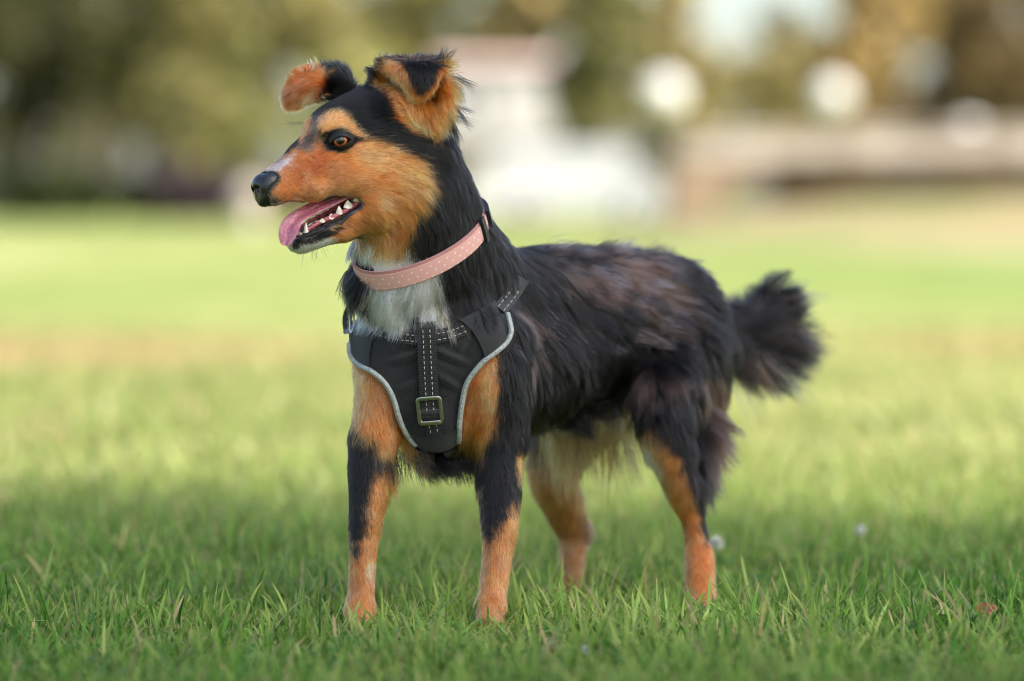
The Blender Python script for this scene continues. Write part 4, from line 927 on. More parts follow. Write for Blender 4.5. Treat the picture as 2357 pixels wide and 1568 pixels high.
for k in range(22): wisp(rng.uniform(1640, 1740), 790, 790, (rng.uniform(.4, 1), .9, 0), rng.uniform(80, 125), GRY if k % 3 == 0 else BRN, 14, 8, .2)
for k in range(34): wisp(rng.uniform(1725, 1790), rng.uniform(695, 785), 840, (1, rng.uniform(-.6, .5), 0), rng.uniform(55, 90), BRN2 if k % 2 else BLK, 16, 8, .3)
for k in range(48):
    u_ = rng.uniform(1230, 1610); v_ = np.interp(u_, [1230,1300,1400,1520,1580,1610], [592,588,590,602,640,672]); w_ = np.interp(u_, [1230,1400,1610], [330,520,690])
    wisp(u_, v_, w_, (.8, rng.uniform(-.8, .0), .1), rng.uniform(26, 50), (BLK, BRN, BRN2)[k % 3], 22, 9, .2)
for k in range(40): wisp(rng.uniform(1280, 1580), rng.uniform(610, 800), rng.uniform(300, 420), (.9, .25, -.1), rng.uniform(25, 40), (BRN, BRN2, BLK)[k % 3], 18, 8, .1)
NS = len(pts)
rad_ = np.where(lens < .012, .00021, .00020) + .00004*longs
fur = hair('fur', pts, furcol, rad_, M_FUR, dogo, 'stuff')
# whiskers
wp, wc = [], []
def whisk(p, d, ln, c=BLK, sag=.2):
    P0 = HW(p); D_ = nrm(HD(d)); t = np.linspace(0, 1, 7)[:, None]; wp.append(P0 + D_*ln*1e-3*t + np.array([0, 0, -1])*sag*ln*1e-3*t**2); wc.append(c)
for i in range(34):
    s = 1 if i % 3 else -1; f = rng.uniform(290, 345); h = rng.uniform(-112, -80); whisk((f, s*rng.uniform(28, 36), h), (-1, s*rng.uniform(.15, .5), rng.uniform(-.3, .1)), rng.uniform(18, 40), BLK if i % 4 else WHT)
for i in range(16): whisk((rng.uniform(180, 300), rng.uniform(-20, 20), -228), (rng.uniform(-.5, .4), rng.uniform(-.4, .4), -1), rng.uniform(12, 28), BLK if i % 2 else WHT, 0)
for i in range(5): whisk((195, -40, 50+rng.uniform(-6, 6)), (.6, -.8, rng.uniform(.1, .4)), rng.uniform(30, 48))
for i in range(4): whisk((188, 40, 52+rng.uniform(-4, 4)), (.2, .5, 1), rng.uniform(12, 20))
hair('whiskers', np.array(wp), np.array(wc), .00016, M_FUR, dogo, 'stuff')
# ------------------------------------------------------------------ lawn
M_LAWN = mat('lawn_ground', (.1,.15,.03), .95); n_, l_, b_ = nodes(M_LAWN); b_.inputs['Specular IOR Level'].default_value = .1
tc = n_.new('ShaderNodeTexCoord')
def nz_(scale, det=3, vec=None):
    t = n_.new('ShaderNodeTexNoise'); t.inputs['Scale'].default_value = scale; t.inputs['Detail'].default_value = det
    l_.new(vec or tc.outputs['Object'], t.inputs['Vector']); return t.outputs[0]
def ramp_(x, a, b):
    m = n_.new('ShaderNodeMapRange'); m.inputs[1].default_value = a; m.inputs[2].default_value = b; l_.new(x, m.inputs[0]); return m.outputs[0]
def mix_(f, a, b):
    m = n_.new('ShaderNodeMixRGB')
    for i, x in zip(('Fac', 'Color1', 'Color2'), (f, a, b)):
        if isinstance(x, tuple): m.inputs[i].default_value = (*x, 1)
        elif isinstance(x, float): m.inputs[i].default_value = x
        else: l_.new(x, m.inputs[i])
    return m.outputs[0]
sxy = n_.new('ShaderNodeSeparateXYZ'); l_.new(tc.outputs['Object'], sxy.inputs[0])
mp = n_.new('ShaderNodeMapping'); mp.inputs['Scale'].default_value = (1., .35, 1.); l_.new(tc.outputs['Object'], mp.inputs[0])
c_ = mix_(ramp_(nz_(1.6, 4), .35, .65), srgb(112,126,62), srgb(142,150,86))
c_ = mix_(ramp_(nz_(.22, 3, mp.outputs[0]), .47, .62), c_, srgb(160,158,102))
c_ = mix_(ramp_(nz_(.10, 3, mp.outputs[0]), .5, .6), c_, srgb(110,130,66))
# worn, dry patches: one left at 11-15 m, one right
def patch(cx, cy_, rx, ry):
    dx = mth('DIVIDE', mth('SUBTRACT', sxy.outputs[0], cx), rx); dy = mth('DIVIDE', mth('SUBTRACT', sxy.outputs[1], cy_), ry)
    r = mth('ADD', mth('SQRT', mth('ADD', mth('MULTIPLY', dx, dx), mth('MULTIPLY', dy, dy))), mth('MULTIPLY', mth('SUBTRACT', nz_(2.5, 4), .5), .9))
    return ramp_(r, 1.15, .55)
PATCH = ((-1.75, 12.4, 1.15, 1.3), (1.9, 13.0, .8, .8), (7.2, 52., 3.6, 12.))
for a in PATCH:
    c_ = mix_(patch(*a), c_, srgb(160,146,116))
l_.new(c_, b_.inputs['Base Color'])
bp = n_.new('ShaderNodeBump'); bp.inputs['Strength'].default_value = .6; bp.inputs['Distance'].default_value = .04; l_.new(nz_(30, 4), bp.inputs['Height']); l_.new(bp.outputs[0], b_.inputs['Normal'])
gx = np.concatenate([np.linspace(-900, -12, 14), np.linspace(-10, 10, 41), np.linspace(12, 900, 14)]); gy = np.concatenate([np.linspace(-200, 2, 8), np.linspace(2.5, 16, 55), np.geomspace(17, 1800, 30)])
def gz(x, y): return .006*(np.sin(x*2.3+.4)*np.cos(y*1.7)+np.sin(x*5.1+y*3.3)*.5)*np.exp(-((y-7)/6)**2)
X, Y = np.meshgrid(gx, gy, indexing='ij'); Gp = np.stack([X, Y, gz(X, Y)-.004], -1)
mb = MB(); mb.grid(Gp[:, ::-1]); lawn = mb.build('lawn', M_LAWN); tag(lawn, kind='structure')

# ------------------------------------------------------------------ grass blades
M_GRASS = bpy.data.materials.new('grass_blade'); M_GRASS.use_nodes = True; nt_ = M_GRASS.node_tree; nt_.nodes.clear()
ou = nt_.nodes.new('ShaderNodeOutputMaterial'); at_ = nt_.nodes.new('ShaderNodeAttribute'); at_.attribute_name = 'tint'
pb = nt_.nodes.new('ShaderNodeBsdfPrincipled'); pb.inputs['Roughness'].default_value = .34; pb.inputs['Specular IOR Level'].default_value = .25
tr = nt_.nodes.new('ShaderNodeBsdfTranslucent'); ms = nt_.nodes.new('ShaderNodeMixShader'); ms.inputs[0].default_value = .42
nt_.links.new(at_.outputs['Color'], pb.inputs['Base Color']); nt_.links.new(at_.outputs['Color'], tr.inputs['Color'])
nt_.links.new(pb.outputs[0], ms.inputs[1]); nt_.links.new(tr.outputs[0], ms.inputs[2]); nt_.links.new(ms.outputs[0], ou.inputs[0])
def blades(name, N, y0, y1, spread, lmin, lmax, wmin, wmax, seg, label, tall=.15, dry=.05, coordn=None, bright=0.):
    r = np.random.default_rng(len(name)*7+N)
    y = np.sqrt(r.uniform(y0*y0, y1*y1, N)); x = r.uniform(-1, 1, N)*spread*y
    # tufts
    P = np.stack([x, y, 0*x], -1); tf = vnoise(P, 9.)*.6+vnoise(P, 26.)*.4
    k = (r.random(N) < np.clip(.35+tf*1.1, 0, 1)) & (r.random(N) < (np.clip((7.6-y)/1.8, 0, 1) if bright == 0 else np.clip((y-5.6)/1.6, 0, 1))); x, y, tf = x[k], y[k], tf[k]; N = len(x)
    ln = r.uniform(lmin, lmax, N)*(.55+.9*tf); T_ = r.random(N) < tall; ln[T_] *= r.uniform(1.5, 2.6, T_.sum())
    for pu, pv, pw in ((829,1436,-10), (1126,1428,0), (1614,1394,390), (1312,1360,750)):
        pp0 = W((pu, pv, pw)); ds = np.hypot(x-pp0[0], y-pp0[1]); ln = ln*(1-.55*np.exp(-(ds/.05)**4))
    wd = r.uniform(wmin, wmax, N); az = r.uniform(0, 2*PI, N); lean = np.abs(r.normal(.25, .32, N)); bend = np.abs(r.normal(.5, .45, N))
    d = np.stack([np.cos(az), np.sin(az), 0*az], -1); ws = az + PI/2 + r.normal(0, .7, N); wv = np.stack([np.cos(ws), np.sin(ws), r.normal(0, .2, N)], -1)
    root = np.stack([x, y, gz(x, y)-.002], -1); V = np.zeros((N, 2*seg+1, 3)); p = root; ang = lean; cutt = r.random(N) < .45
    for i in range(seg):
        t = i/seg; wk = wd*(1-.15*t if True else 1)*(1 if i else .8)
        V[:, 2*i] = p - wv*(wk/2)[:, None]; V[:, 2*i+1] = p + wv*(wk/2)[:, None]
        ang = ang + bend/seg; p = p + (d*np.sin(ang)[:, None] + np.array([0, 0, 1.])*np.cos(ang)[:, None])*(ln/seg)[:, None]
    V[:, -1] = p
    V[..., 2] = np.maximum(V[..., 2], -.004)
    one = []
    for i in range(seg-1): one += [(2*i, 2*i+1, 2*i+3), (2*i, 2*i+3, 2*i+2)]
    one.append((2*seg-2, 2*seg-1, 2*seg)); one = np.array(one)
    F = (one[None]+(np.arange(N)*(2*seg+1))[:, None, None]).reshape(-1, 3)
    o = mesh(name, V.reshape(-1, 3), F, M_GRASS, None)
    ga, gb, gc = [np.array(srgb(*c0_)) for c0_ in (((46,94,28), (124,172,64), (194,208,108)) if bright == 0 else ((112,134,62), (150,166,88), (188,192,122)))]; st = np.array(srgb(206,182,130))
    m1 = r.random(N)[:, None]; big = vnoise(np.stack([x, y, 0*x], -1), 1.3)[:, None]; c = ga*(1-m1)+gb*m1; f = np.clip(big*1.3-.45+bright+r.normal(0, .28, (N, 1)), 0, 1); c = c*(1-f)+gc*f
    pp_ = sum(np.exp(-(((x-a)/b_x)**2+((y-b)/c_y)**2)**2) for a, b, b_x, c_y in PATCH); yk = np.clip((y-4.7)/1.9, 0, 1)[:, None]*(bright == 0); c = c*(1-yk)+(np.array(srgb(150,166,88))*(.75+.5*m1))*yk; dr = r.random(N) < dry+.85*pp_; c[dr] = st*r.uniform(.6, 1.1, (dr.sum(), 1))  # near blades turn sunlit yellow-green with distance; that brightness is in the colour
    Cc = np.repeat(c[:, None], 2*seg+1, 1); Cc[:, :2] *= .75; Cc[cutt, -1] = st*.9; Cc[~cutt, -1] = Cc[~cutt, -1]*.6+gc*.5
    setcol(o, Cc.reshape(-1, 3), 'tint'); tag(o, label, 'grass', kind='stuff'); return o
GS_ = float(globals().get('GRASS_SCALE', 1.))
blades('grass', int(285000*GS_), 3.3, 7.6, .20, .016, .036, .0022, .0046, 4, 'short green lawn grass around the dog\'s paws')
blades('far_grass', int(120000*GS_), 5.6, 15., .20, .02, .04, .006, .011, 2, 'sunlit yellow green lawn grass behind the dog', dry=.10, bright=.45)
# clover leaves low in the lawn
r = np.random.default_rng(3); mb = MB(); tint = []
for i in range(int(900*GS_)):
    y = math.sqrt(r.uniform(3.4**2, 5.4**2)); x = r.uniform(-.19, .19)*y
    if vnoise(np.array([[x, y, 5.]]), 2.2)[0] < .5: continue
    z = r.uniform(.012, .032); a0 = r.uniform(0, 2*PI); tl = r.normal(0, .35, 2); sz = r.uniform(.006, .011)
    for k in range(3):
        a = a0+k*2*PI/3; V = [(0, 0)]
        for q_, rr_ in ((-.75, .75), (-.4, 1.05), (0, .95), (.4, 1.05), (.75, .75)): V.append((math.cos(a+q_)*rr_*sz, math.sin(a+q_)*rr_*sz))
        mb.add([(x+vx, y+vy, z+tl[0]*vx+tl[1]*vy+(.2*sz if j else 0)) for j, (vx, vy) in enumerate(V)], [(0, 1, 2, 3), (0, 3, 4, 5)])
        g_ = np.array(srgb(78,128,48))*r.uniform(.7, 1.2); tint += [tuple(g_)]*6
if mb.V:
    cl = mb.build('clover_leaves', M_GRASS); setcol(cl, np.array(tint), 'tint'); tag(cl, 'small round clover leaves low among the grass blades', 'clover', kind='stuff')
# white clover flowers
M_CLO = mat('white_clover_petal', srgb(236,232,222), .6); M_STM = mat('clover_stem', srgb(110,140,70), .6)
def clover(x, y, h, r_, label):
    e = empty('clover_flower', (x, y, 0), label, 'flower', 'white clover flowers in the lawn')
    MB().tube([(x+.004, y, 0), (x+.002, y, h*.5), (x, y, h)], .0009, 6).build('stem', M_STM, e); mb = MB(); rr = np.random.default_rng(int(abs(x)*1e4))
    for i in range(60):
        zc = 1-2*(i+.5)/60; ph = i*2.399; s = math.sqrt(1-zc*zc); d = np.array([s*math.cos(ph), s*math.sin(ph), zc*.85+.15]); d /= np.linalg.norm(d)
        o = np.array([x, y, h]); t = np.cross(d, [0, 0, 1.]); t = t/max(np.linalg.norm(t), 1e-6); w = r_*.16; k = r_*rr.uniform(.85, 1.1)
        mb.add([o+d*k*.2-t*w*.4, o+d*k*.2+t*w*.4, o+d*k*.8+t*w, o+d*k+(0, 0, w), o+d*k*.8-t*w], [(0, 1, 2, 3, 4)])
    mb.build('flower_head', M_CLO, e)
def gpt(u, v, h): # ground position whose point at height h shows at survey (u, v)
    ray = W((u, v, 0))-np.array([0, 0, CAMH]); t = (h-CAMH)/ray[2]; return ray[0]*t, ray[1]*t
FLOWERS = ((1650,1252,.050,.011,'white clover flower just right of the dog\'s nearer hind leg'), (1345,1262,.045,.008,'white clover flower close behind the farther hind leg'), (1981,1222,.05,.008,'blurred white clover flower in the grass to the dog\'s right'), (1352,1497,.028,.006,'small white clover flower in the foreground grass'))
for u, v, h, r_, lb in FLOWERS:
    x, y = gpt(u, v, h); clover(x, y, h, r_, lb)
# fallen leaves
M_LEAF = mat('dry_leaf', srgb(120,62,30), .7); noise_col(M_LEAF, srgb(92,40,26), srgb(176,120,48), 60)
def fallen(u, v, h, sz, tilt, rz, label):
    x, y = gpt(u, v, h); V = []; o = [(-1,0),(-.7,.28),(-.45,.3),(-.35,.55),(-.05,.42),(.2,.6),(.4,.34),(.7,.3),(1,0)]
    pts_ = o+[(a, -b) for a, b in o[-2:0:-1]]; M = Matrix.Translation((x, y, h)) @ Matrix.Rotation(rz, 4, 'Z') @ Matrix.Rotation(tilt, 4, 'X')
    top = [M @ Vector((a*sz, b*sz, sz*(.25*abs(b)+.12*a*a))) for a, b in pts_]; n = len(top); bot = [p-Vector((0, 0, .0006)) for p in top]
    c = M @ Vector((0, 0, 0)); V = top+bot+[c, c-Vector((0, 0, .0006))]
    F = [(i, (i+1) % n, 2*n) for i in range(n)]+[(n+(i+1) % n, n+i, 2*n+1) for i in range(n)]+[(i, n+i, n+(i+1) % n, (i+1) % n) for i in range(n)]
    o = mesh('fallen_leaf', V, F, M_LEAF); tag(o, label, 'leaf', 'fallen leaves in the grass')
fallen(2268,1402,.035,.017,.9,.4,'curled reddish brown fallen leaf caught upright in the right-hand grass')
fallen(2240,1440,.018,.018,.5,1.9,'yellow brown fallen leaf lying low in the grass at right')
fallen(1500,1425,.03,.012,1.0,1.2,'small straw coloured dry leaf in the grass below the hind legs')

# ------------------------------------------------------------------ background
def bg(u, v, d):                          # survey direction at distance d (metres along the view)
    z = d; x = (u-1178.5)/FP*z; y = -(v-784)/FP*z; return np.array([x, z*CT+y*ST, CAMH-z*ST+y*CT])
M_BARK = mat('bark', (.09,.07,.05), .9); noise_col(M_BARK, (.05,.04,.03), (.14,.11,.08), 8, bump=.6, bscale=20)
M_TLEAF = bpy.data.materials.new('tree_leaf'); M_TLEAF.use_nodes = True; nt_ = M_TLEAF.node_tree; nt_.nodes.clear()
ou = nt_.nodes.new('ShaderNodeOutputMaterial'); at_ = nt_.nodes.new('ShaderNodeAttribute'); at_.attribute_name = 'tint'
df = nt_.nodes.new('ShaderNodeBsdfDiffuse'); tr = nt_.nodes.new('ShaderNodeBsdfTranslucent'); ms = nt_.nodes.new('ShaderNodeMixShader'); ms.inputs[0].default_value = .3
nt_.links.new(at_.outputs['Color'], df.inputs['Color']); nt_.links.new(at_.outputs['Color'], tr.inputs['Color']); nt_.links.new(df.outputs[0], ms.inputs[1]); nt_.links.new(tr.outputs[0], ms.inputs[2]); nt_.links.new(ms.outputs[0], ou.inputs[0])
def tree(name, x, y, H, lobes, N, ls, ca, cb, label, cat='tree', group=None, trunk=.25, seed=1, cname='crown'):
    r = np.random.default_rng(seed); e = empty(name, (x, y, 0), label, cat, group)
    lobes = np.array(lobes, float)        # offsets dx, dy, z, rx, rz
    if trunk > 0:
        top = lobes[:, 2].max(); mb = MB(); P = smoothpath([(x, y, -.1), (x+.02*H, y, top*.35), (x-.01*H, y, top*.7), (x, y, top)], 9); mb.tube(P, np.linspace(trunk, trunk*.25, 9), 8)
        for lb in lobes: 
            b0 = P[3]; mb.tube(smoothpath([b0, (b0+np.array([x+lb[0], y+lb[1], lb[2]]))/2+np.array([0, 0, -.2]), (x+lb[0], y+lb[1], lb[2])], 5), np.linspace(trunk*.45, trunk*.12, 5), 6)
        mb.build('trunk', M_BARK, e)
    vol = lobes[:, 3]**2*lobes[:, 4]*(lobes[:, 5] if lobes.shape[1] > 5 else 1); li = r.choice(len(lobes), N, p=vol/vol.sum()); d = nrm(r.normal(0, 1, (N, 3))); rad = r.uniform(.25, 1, N)**.5*(.85+.3*vnoise(d*2.2+li[:, None]*5.3+seed, 1.))
    c = np.array([x, y, 0])+lobes[li][:, :3]+d*rad[:, None]*np.stack([lobes[li, 3], lobes[li, 3], lobes[li, 4]], -1); c[:, 2] = np.maximum(c[:, 2], .05)
    hole = vnoise(c, .9/max(lobes[:, 3].mean()*.5, .2)) > .30; c = c[hole]; N = len(c); li = li[hole]
    nn = nrm(r.normal(0, 1, (N, 3))+np.array([0, 0, .6])); a = nrm(np.cross(nn, r.normal(0, 1, (N, 3)))); b = np.cross(nn, a); s = ls*r.uniform(.6, 1.3, N)[:, None]
    V = np.stack([c-a*s, c-b*s*.45+nn*s*.1, c+a*s, c+b*s*.45+nn*s*.1], 1)
    o = mesh(cname, V.reshape(-1, 3), np.arange(4*N).reshape(N, 4), M_TLEAF, e, False)
    t = np.clip(vnoise(c, 1.2/max(lobes[:, 3].mean(), .3))*1.6-.3+r.normal(0, .2, N), 0, 1)[:, None]; cl = np.array(srgb(*ca))*(1-t)+np.array(srgb(*cb))*t
    setcol(o, np.repeat(cl, 4, 0), 'tint'); return e
def btree(u, d, H, wid, ca, cb, label, seed, low=.1, N=2600, group='trees along the far edge of the park', nm='park_tree', trunk=.25):
    x, y = bg(u, 472, d)[:2]; r = np.random.default_rng(seed); lob = []
    for k in range(7):
        z = H*(low+.12)+(H*(.86-low))*(k+.5)/7; w = wid*(.55+.45*math.sin(PI*min(1, (k+1.2)/7.2)))
        lob.append((r.normal(0, wid*.30), r.normal(0, wid*.3), z, w*r.uniform(.55, .8), H*.13))
    tree(nm, x, y, H, lob, N, .16+.02*d/10, ca, cb, label, 'tree', group, trunk, seed)
btree(60, 118, 13, 3.2, (61,63,44), (116,116,77), 'tall dark green tree at the far left edge', 11, .02)
btree(210, 128, 14, 3.0, (78,78,54), (139,133,90), 'dark brownish tree second from the left edge', 12, .05)
btree(330, 112, 14, 2.6, (97,97,61), (159,148,96), 'yellow tinged tree left of the dog\'s far ear', 13, .05)
btree(470, 130, 14, 3.2, (86,90,56), (165,165,103), 'broad olive green tree behind the dog\'s nose', 14, .03)
btree(600, 138, 13, 2.8, (95,92,61), (181,171,113), 'mid green tree above the dog\'s far ear', 15, .05)
btree(760, 150, 13, 3.2, (183,166,103), (235,235,179), 'pale tan coloured tree above the dog\'s forehead', 16, .1)
btree(960, 150, 14, 2.8, (174,158,98), (235,235,169), 'pale tan coloured tree right behind the near ear', 17, .1)
btree(1180, 146, 14, 3.0, (133,127,78), (215,192,136), 'light yellow green tree above the white house', 18, .15)
btree(1370, 125, 13, 2.0, (91,94,60), (169,163,109), 'narrow dark green tree between house and white globe', 19, .05)
btree(1575, 150, 9.6, 3.4, (123,118,77), (207,189,135), 'lower green tree under the gap of open sky', 20, .05)
btree(1850, 135, 7.6, 2.4, (112,107,67), (183,168,115), 'small yellowish tree right of the sky gap', 21, .05)
btree(2010, 105, 13, 1.9, (140,118,70), (200,172,116), 'golden autumn tree right of centre', 22, .03)
btree(2230, 112, 9.0, 3.0, (96,82,56), (156,134,94), 'brown leaved tree near the right edge', 23, .03)
btree(2420, 120, 9.0, 3.2, (92,80,56), (146,126,90), 'dark brown tree cut by the right edge', 24, .03)
btree(-140, 112, 14, 3.4, (64,65,47), (113,113,76), 'dark tree just outside the left edge', 25, .02)
# shrubs at the foot of the tree line
def shrub(u, d, w, h, ca, cb, label, seed):
    x, y = bg(u, 472, d)[:2]; r = np.random.default_rng(seed); lob = [(dx, r.normal(0, .3), h*.5, w*.4, h*.5) for dx in np.linspace(-w*.6, w*.6, 4)]
    tree('shrub', x, y, h, lob, 900, .22, ca, cb, label, 'shrub', 'shrubs along the tree line', .06, seed, 'foliage')
shrub(90, 108, 2.4, 1.6, (40,50,30), (80,90,50), 'low dark shrub at the far left under the trees', 31)
shrub(290, 110, 2.6, 1.5, (44,52,34), (86,90,58), 'low dark green shrub left of the purple one', 32)
shrub(475, 104, 1.5, 1.7, (70,58,66), (116,98,104), 'low purplish shrub left of the dog\'s muzzle', 33)
shrub(620, 112, 1.8, 1.3, (66,54,40), (130,104,76), 'low brown shrub behind the dog\'s mouth', 34)
shrub(1560, 128, 2.6, 1.9, (96,98,64), (150,150,106), 'grey green shrub above the dog\'s back', 35)
# white house with a dark ground floor
M_WHT = mat('white_render', srgb(236,234,230), .8); noise_col(M_WHT, srgb(180,175,171), srgb(194,190,186), 2)
M_DRK = mat('dark_timber', srgb(96,92,74), .8); M_TILE = mat('dusty_pink_roof', srgb(200,168,156), .8); M_GLS = mat('dark_glass', (.03,.035,.04), .1)
noise_col(M_DRK, srgb(84,80,64), srgb(108,104,84), 3); noise_col(M_TILE, srgb(190,156,146), srgb(210,180,168), 4)
a = bg(1015, 152, 134); b = bg(1280, 325, 134); hx0, hx1, hz0, hz1, hy = a[0], b[0], b[2], a[2], a[1]
ho = empty('house', ((hx0+hx1)/2, hy, 0), 'white walled house with a dark ground floor behind the dog\'s neck', 'house')
MB().box(hx0, hx1, hy, hy+5, hz0, hz1).build('upper_wall', M_WHT, ho, False)
MB().box(hx0+.1, hx1-.1, hy+.1, hy+4.9, 0, hz0).build('ground_floor', M_DRK, ho, False)
mb = MB(); mb.add([(hx0-.3, hy-.3, hz1), (hx1+.3, hy-.3, hz1), (hx1+.3, hy+5.3, hz1), (hx0-.3, hy+5.3, hz1), (hx0-.3, hy+2.5, hz1+.45), (hx1+.3, hy+2.5, hz1+.45)], [(0,1,5,4), (2,3,4,5), (0,4,3), (1,2,5), (0,3,2,1)]); mb.build('roof', M_TILE, ho, False)
for k in range(2):
    xw = hx0+.5+k*1.0; w = MB().box(xw, xw+.6, hy-.04, hy-.002, hz0+.9, hz0+1.9).build('window', M_WHT, ho, False); MB().box(xw+.06, xw+.54, hy-.05, hy-.042, hz0+.96, hz0+1.84).build('pane', M_GLS, w, False)
MB().box(hx0+.9, hx0+1.7, hy+.04, hy+.098, 0, 2.0).build('door', M_WHT, ho, False)
# white van parked on the grass
M_VAN = mat('white_van_paint', srgb(180,180,180), .25, Coat_Weight=.6); M_TYR = mat('tyre_rubber', (.02,.02,.02), .8); M_HUB = mat('wheel_metal', (.5,.5,.5), .3, Metallic=1.); M_LMP = mat('lamp_lens', srgb(230,220,200), .1)
v0 = bg(1125, 472, 90); v1 = bg(1535, 472, 90); vx0, vx1, vy = v0[0], v1[0], v0[1]
van = empty('van', ((vx0+vx1)/2, vy, 0), 'white panel van parked behind the dog\'s neck and back', 'van')
Lv = vx1-vx0; prof = [(0,.35),(0,1.55),(.05,1.82),(.12,1.92),(.70,1.92),(.76,1.84),(.86,1.30),(.97,1.12),(1,.95),(1,.35)]
n = len(prof); V = []; 
for yy, ins in ((vy, .0), (vy+.12, -.0), (vy+1.75, 0), (vy+1.85, 0)):
    for t, z in prof: V.append((vx0+Lv*t, yy, z - (.08 if yy in (vy, vy+1.85) and z > 1.5 else 0)))
F = [tuple(range(n))[::-1], tuple(3*n+i for i in range(n))]
for k in range(3): F += [(k*n+i, k*n+(i+1) % n, (k+1)*n+(i+1) % n, (k+1)*n+i) for i in range(n)]
mesh('body', V, F, M_VAN, van, False)
for t in (.2, .8):
    for yy in (vy-.02, vy+1.7):
        cx = vx0+Lv*t; w = MB().tube([(cx, yy, .33), (cx, yy+.18, .33)], .33, 20).build('wheel', M_TYR, van); MB().tube([(cx, yy-.012, .33), (cx, yy-.002, .33)], .19, 14).build('rim', M_HUB, w)
MB().add([(vx0+Lv*.70, vy-.006, 1.2), (vx0+Lv*.845, vy-.006, 1.2), (vx0+Lv*.77, vy+.02, 1.72), (vx0+Lv*.70, vy+.02, 1.76)], [(0,1,2,3)]).build('side_window', M_GLS, van, False)
d_ = MB().box(vx0+Lv*.69, vx0+Lv*.86, vy-.012, vy-.003, .5, 1.12).build('door', M_VAN, van, False); MB().box(vx0+Lv*.70, vx0+Lv*.725, vy-.03, vy-.013, .98, 1.02).build('handle', M_TYR, d_, False)
for yy in (vy+.15, vy+1.5): MB().box(vx1-.05, vx1+.01, yy, yy+.2, .7, .85).build('headlight', M_LMP, van, False)
MB().box(vx0-.02, vx1+.05, vy+.05, vy+1.8, .32, .48).build('bumper', M_TYR, van, False)
# low stone footbridge on the right
M_STO = mat('pale_stone', srgb(176,164,150), .9); noise_col(M_STO, srgb(150,138,124), srgb(196,184,170), 1.5, bump=.5, bscale=6)
M_STD = mat('brown_stone', srgb(120,96,76), .9); noise_col(M_STD, srgb(112,92,74), srgb(158,134,110), 2, bump=.5, bscale=6)
DB = 62.; P_ = lambda u, v: bg(u, v, DB); bx0 = P_(1560, 472)[0]; bx1 = P_(3000, 472)[0]; by = P_(1560, 472)[1]
br = empty('footbridge', ((bx0+bx1)/2, by, 0), 'low stone footbridge with pale parapet and dark arch at right', 'bridge')
zt = lambda x: P_(0, 305)[2]+.10*math.sin(PI*(x-bx0)/(bx1-bx0)); zb = lambda x: P_(0, 374)[2]+.08*math.sin(PI*(x-bx0)/(bx1-bx0))
xs = np.linspace(bx0, bx1, 25)
for k in range(24):                       # coping stones of the parapet
    xa, xb = xs[k]+.008, xs[k+1]-.008; mb = MB(); mb.add([(xa,by-.06,zt(xa)-.09),(xb,by-.06,zt(xb)-.09),(xb,by+.42,zt(xb)-.09),(xa,by+.42,zt(xa)-.09),(xa,by-.06,zt(xa)),(xb,by-.06,zt(xb)),(xb,by+.42,zt(xb)),(xa,by+.42,zt(xa))], [(0,3,2,1),(4,5,6,7),(0,1,5,4),(2,3,7,6),(1,2,6,5),(0,4,7,3)]); mb.build('coping_stone', M_STO, br, False)
mb = MB(); G = np.array([[(x, by, zb(x)), (x, by, zt(x)-.094)] for x in xs]); G2_ = G+np.array([0, .36, 0]); mb.grid(G); mb.grid(G2_[::-1]); mb.grid(np.stack([G[:, 0], G2_[:, 0]], 1)[::-1]); mb.build('parapet', M_STO, br, False)
mb = MB(); G = np.array([[(x, by+.37, zb(x)-.30), (x, by+.37, zb(x)-.004)] for x in xs]); mb.grid(G); mb.grid(np.array([[(x, by+.37, zb(x)-.30), (x, by+3.2, zb(x)-.30)] for x in xs])[::-1]); mb.grid(np.array([[(x, by, zb(x)-.002), (x, by+3.2, zb(x)-.002)] for x in xs])); mb.build('deck', M_STD, br, False)
for x0_, x1_ in ((P_(1545, 0)[0], P_(1800, 0)[0]),):
    ya = by+.05; n = 10; top = [(x0_, 0)]; 
    for k in range(n+1):
        t = k/n; top.append((x0_+(x1_-x0_)*t, (zb(x0_)-.005)))
    ar = [(x1_-(x1_-x0_)*.75*t, (zb(x0_)-.005)*(1-t)**.6*1.0) for t in np.linspace(.12, 1, 10)]
    poly = top+ar; m_ = len(poly); V = [(x, ya, z) for x, z in poly]+[(x, ya+2.9, z) for x, z in poly]; F = [tuple(range(m_)), tuple(range(2*m_-1, m_-1, -1))]+[(i, m_+i, m_+(i+1) % m_, (i+1) % m_) for i in range(m_)]; mesh('abutment', V, F, M_STD, br, False)
MB().box(P_(1800, 0)[0], bx1, by+2.6, by+3.1, 0, zb(bx0)-.31).build('rear_wall', M_STD, br, False)
# dry bank in front of the bridge
M_BNK = mat('dry_grass_bank', srgb(170,146,104), .95); noise_col(M_BNK, srgb(150,128,94), srgb(118,118,68), .5, bump=.5, bscale=8)
bc_ = bg(2330, 472, 56); gx_ = np.linspace(-9, 9, 37); gy_ = np.linspace(-5, 4, 25); Xb, Yb = np.meshgrid(gx_, gy_, indexing='ij'); Zb = .70*np.exp(-(np.abs(Xb)/5.2)**3-(np.abs(Yb)/2.6)**2.2)+.03*np.sin(Xb*1.3+Yb*2)-.05
mb = MB(); mb.grid(np.stack([Xb+bc_[0], Yb+bc_[1], Zb], -1)[:, ::-1]); tag(mb.build('bank', M_BNK), kind='structure')
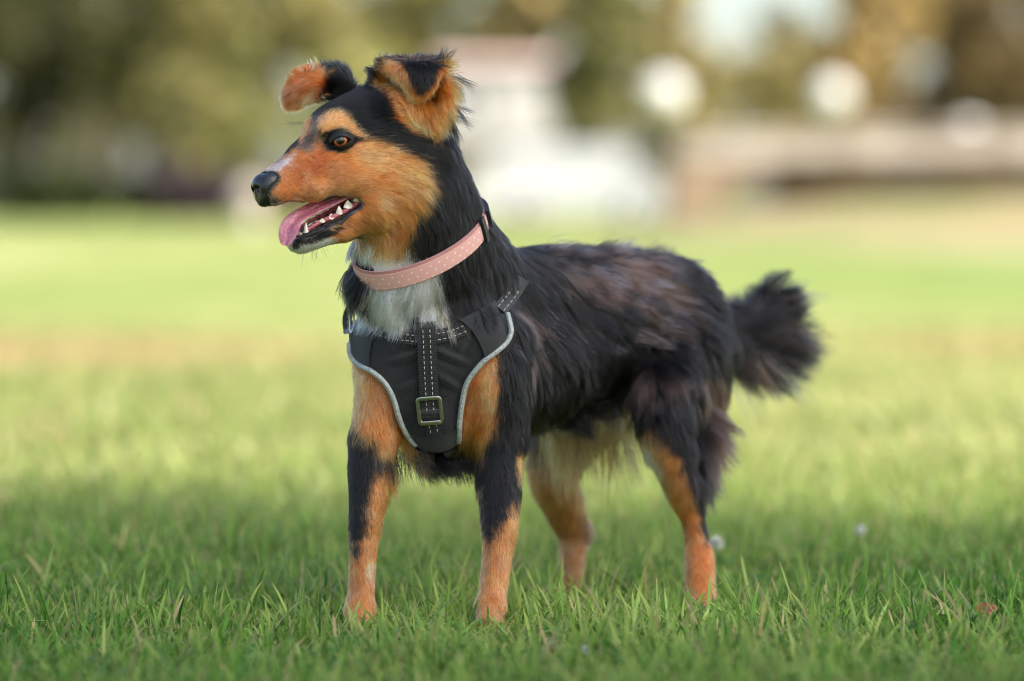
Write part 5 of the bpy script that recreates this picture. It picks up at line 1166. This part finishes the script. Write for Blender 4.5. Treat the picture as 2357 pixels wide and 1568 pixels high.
# white globes on posts, added as stand-ins for bright sky gaps
M_GLB = mat('white_globe', srgb(226,222,214), .2); M_PST = mat('globe_post', (.06,.07,.06), .5)
def gap_globe(u, v, d, R, label):
    p = bg(u, v, d); e = empty('sky_gap_globe', (p[0], p[1], 0), label, 'stand-in globe', 'white globes added in place of bright sky gaps'); G = np.array([[p+R*np.array([math.sin(t)*math.cos(a), math.sin(t)*math.sin(a), math.cos(t)]) for a in np.linspace(0, 2*PI, 17)] for t in np.linspace(0, PI, 11)])
    mb = MB(); mb.grid(G); mb.build('globe', M_GLB, e); MB().tube([(p[0], p[1], 0), (p[0], p[1], .3), (p[0], p[1], .32), (p[0], p[1], p[2]-R*.9)], [.09, .09, .05, .04], 8).build('post', M_PST, e); MB().tube([(p[0], p[1], p[2]-R*1.05), (p[0], p[1], p[2]-R*.85)], [.1, .14], 10).build('collar', M_PST, e)
gap_globe(1530, 218, 75, .42, 'white globe lamp above the dog\'s back, leftmost of three'); gap_globe(1916, 222, 80, .40, 'white globe added for a bright sky gap beside the golden tree, middle of three'); gap_globe(2230, 312, 66, .30, 'white globe added for a bright sky gap over the footbridge at far right')
# pale ball added by the tree line to stand in for a bright spot
p = bg(577, 455, 78); e = empty('bright_spot_ball', (p[0], p[1], 0), 'pale stone ball on a short pedestal behind the dog\'s nose', 'stand-in ball'); R = .36
mb = MB(); mb.grid(np.array([[p+R*np.array([math.sin(t)*math.cos(a), math.sin(t)*math.sin(a), math.cos(t)]) for a in np.linspace(0, 2*PI, 17)] for t in np.linspace(0, PI, 11)])); mb.build('ball', M_STO, e)
MB().tube([(p[0], p[1], 0), (p[0], p[1], .06), (p[0], p[1], .061), (p[0], p[1], max(.1, p[2]-R*.85))], [.3, .3, .2, .17], 14).build('pedestal', M_STO, e)
# unseen tree added right of the view to shade the dog and front grass
hd = Vector((math.sin(SUN_AZ), math.cos(SUN_AZ), 0)); tz = 6.6; c0 = Vector((0., 4.05, .3)) + hd*(tz/math.tan(SUN_EL)); pd = Vector((-hd.y, hd.x, 0))
lob = [(hd.x*a+pd.x*b, hd.y*a+pd.y*b, tz+c, r_, r_*.62) for a, b, c, r_ in ((0,0,0,2.0), (-1.8,.1,-.2,1.7), (1.8,0,.2,1.9), (-.8,-1.2,.1,1.5), (1.,-1.4,.2,1.6), (-3.2,-.3,-.5,1.3), (.4,.7,.3,1.5), (3.2,-.4,0,1.4))]
lob = [(*l_, .55) for l_ in lob]
for gx_, gy_, r_, wt in ((-.62,3.72,.34,10.), (-.95,4.1,.4,7.), (-1.1,4.7,.5,3.), (.70,3.72,.34,10.), (.98,4.2,.42,7.), (1.25,4.9,.5,3.)):  # extra dense leaf lobes added to darken the lower corners of the view
    k_ = (tz-.8)/math.tan(SUN_EL); lob.append((gx_+hd.x*k_-c0.x, gy_+hd.y*k_-c0.y, tz-.8, r_, r_*.5, wt))
tree('added_shade_tree', c0.x, c0.y, 9, lob, 4600, .15, (60,90,30), (110,140,54), 'leafy tree added out of view on the right to shade the dog', 'tree', None, .28, 77)
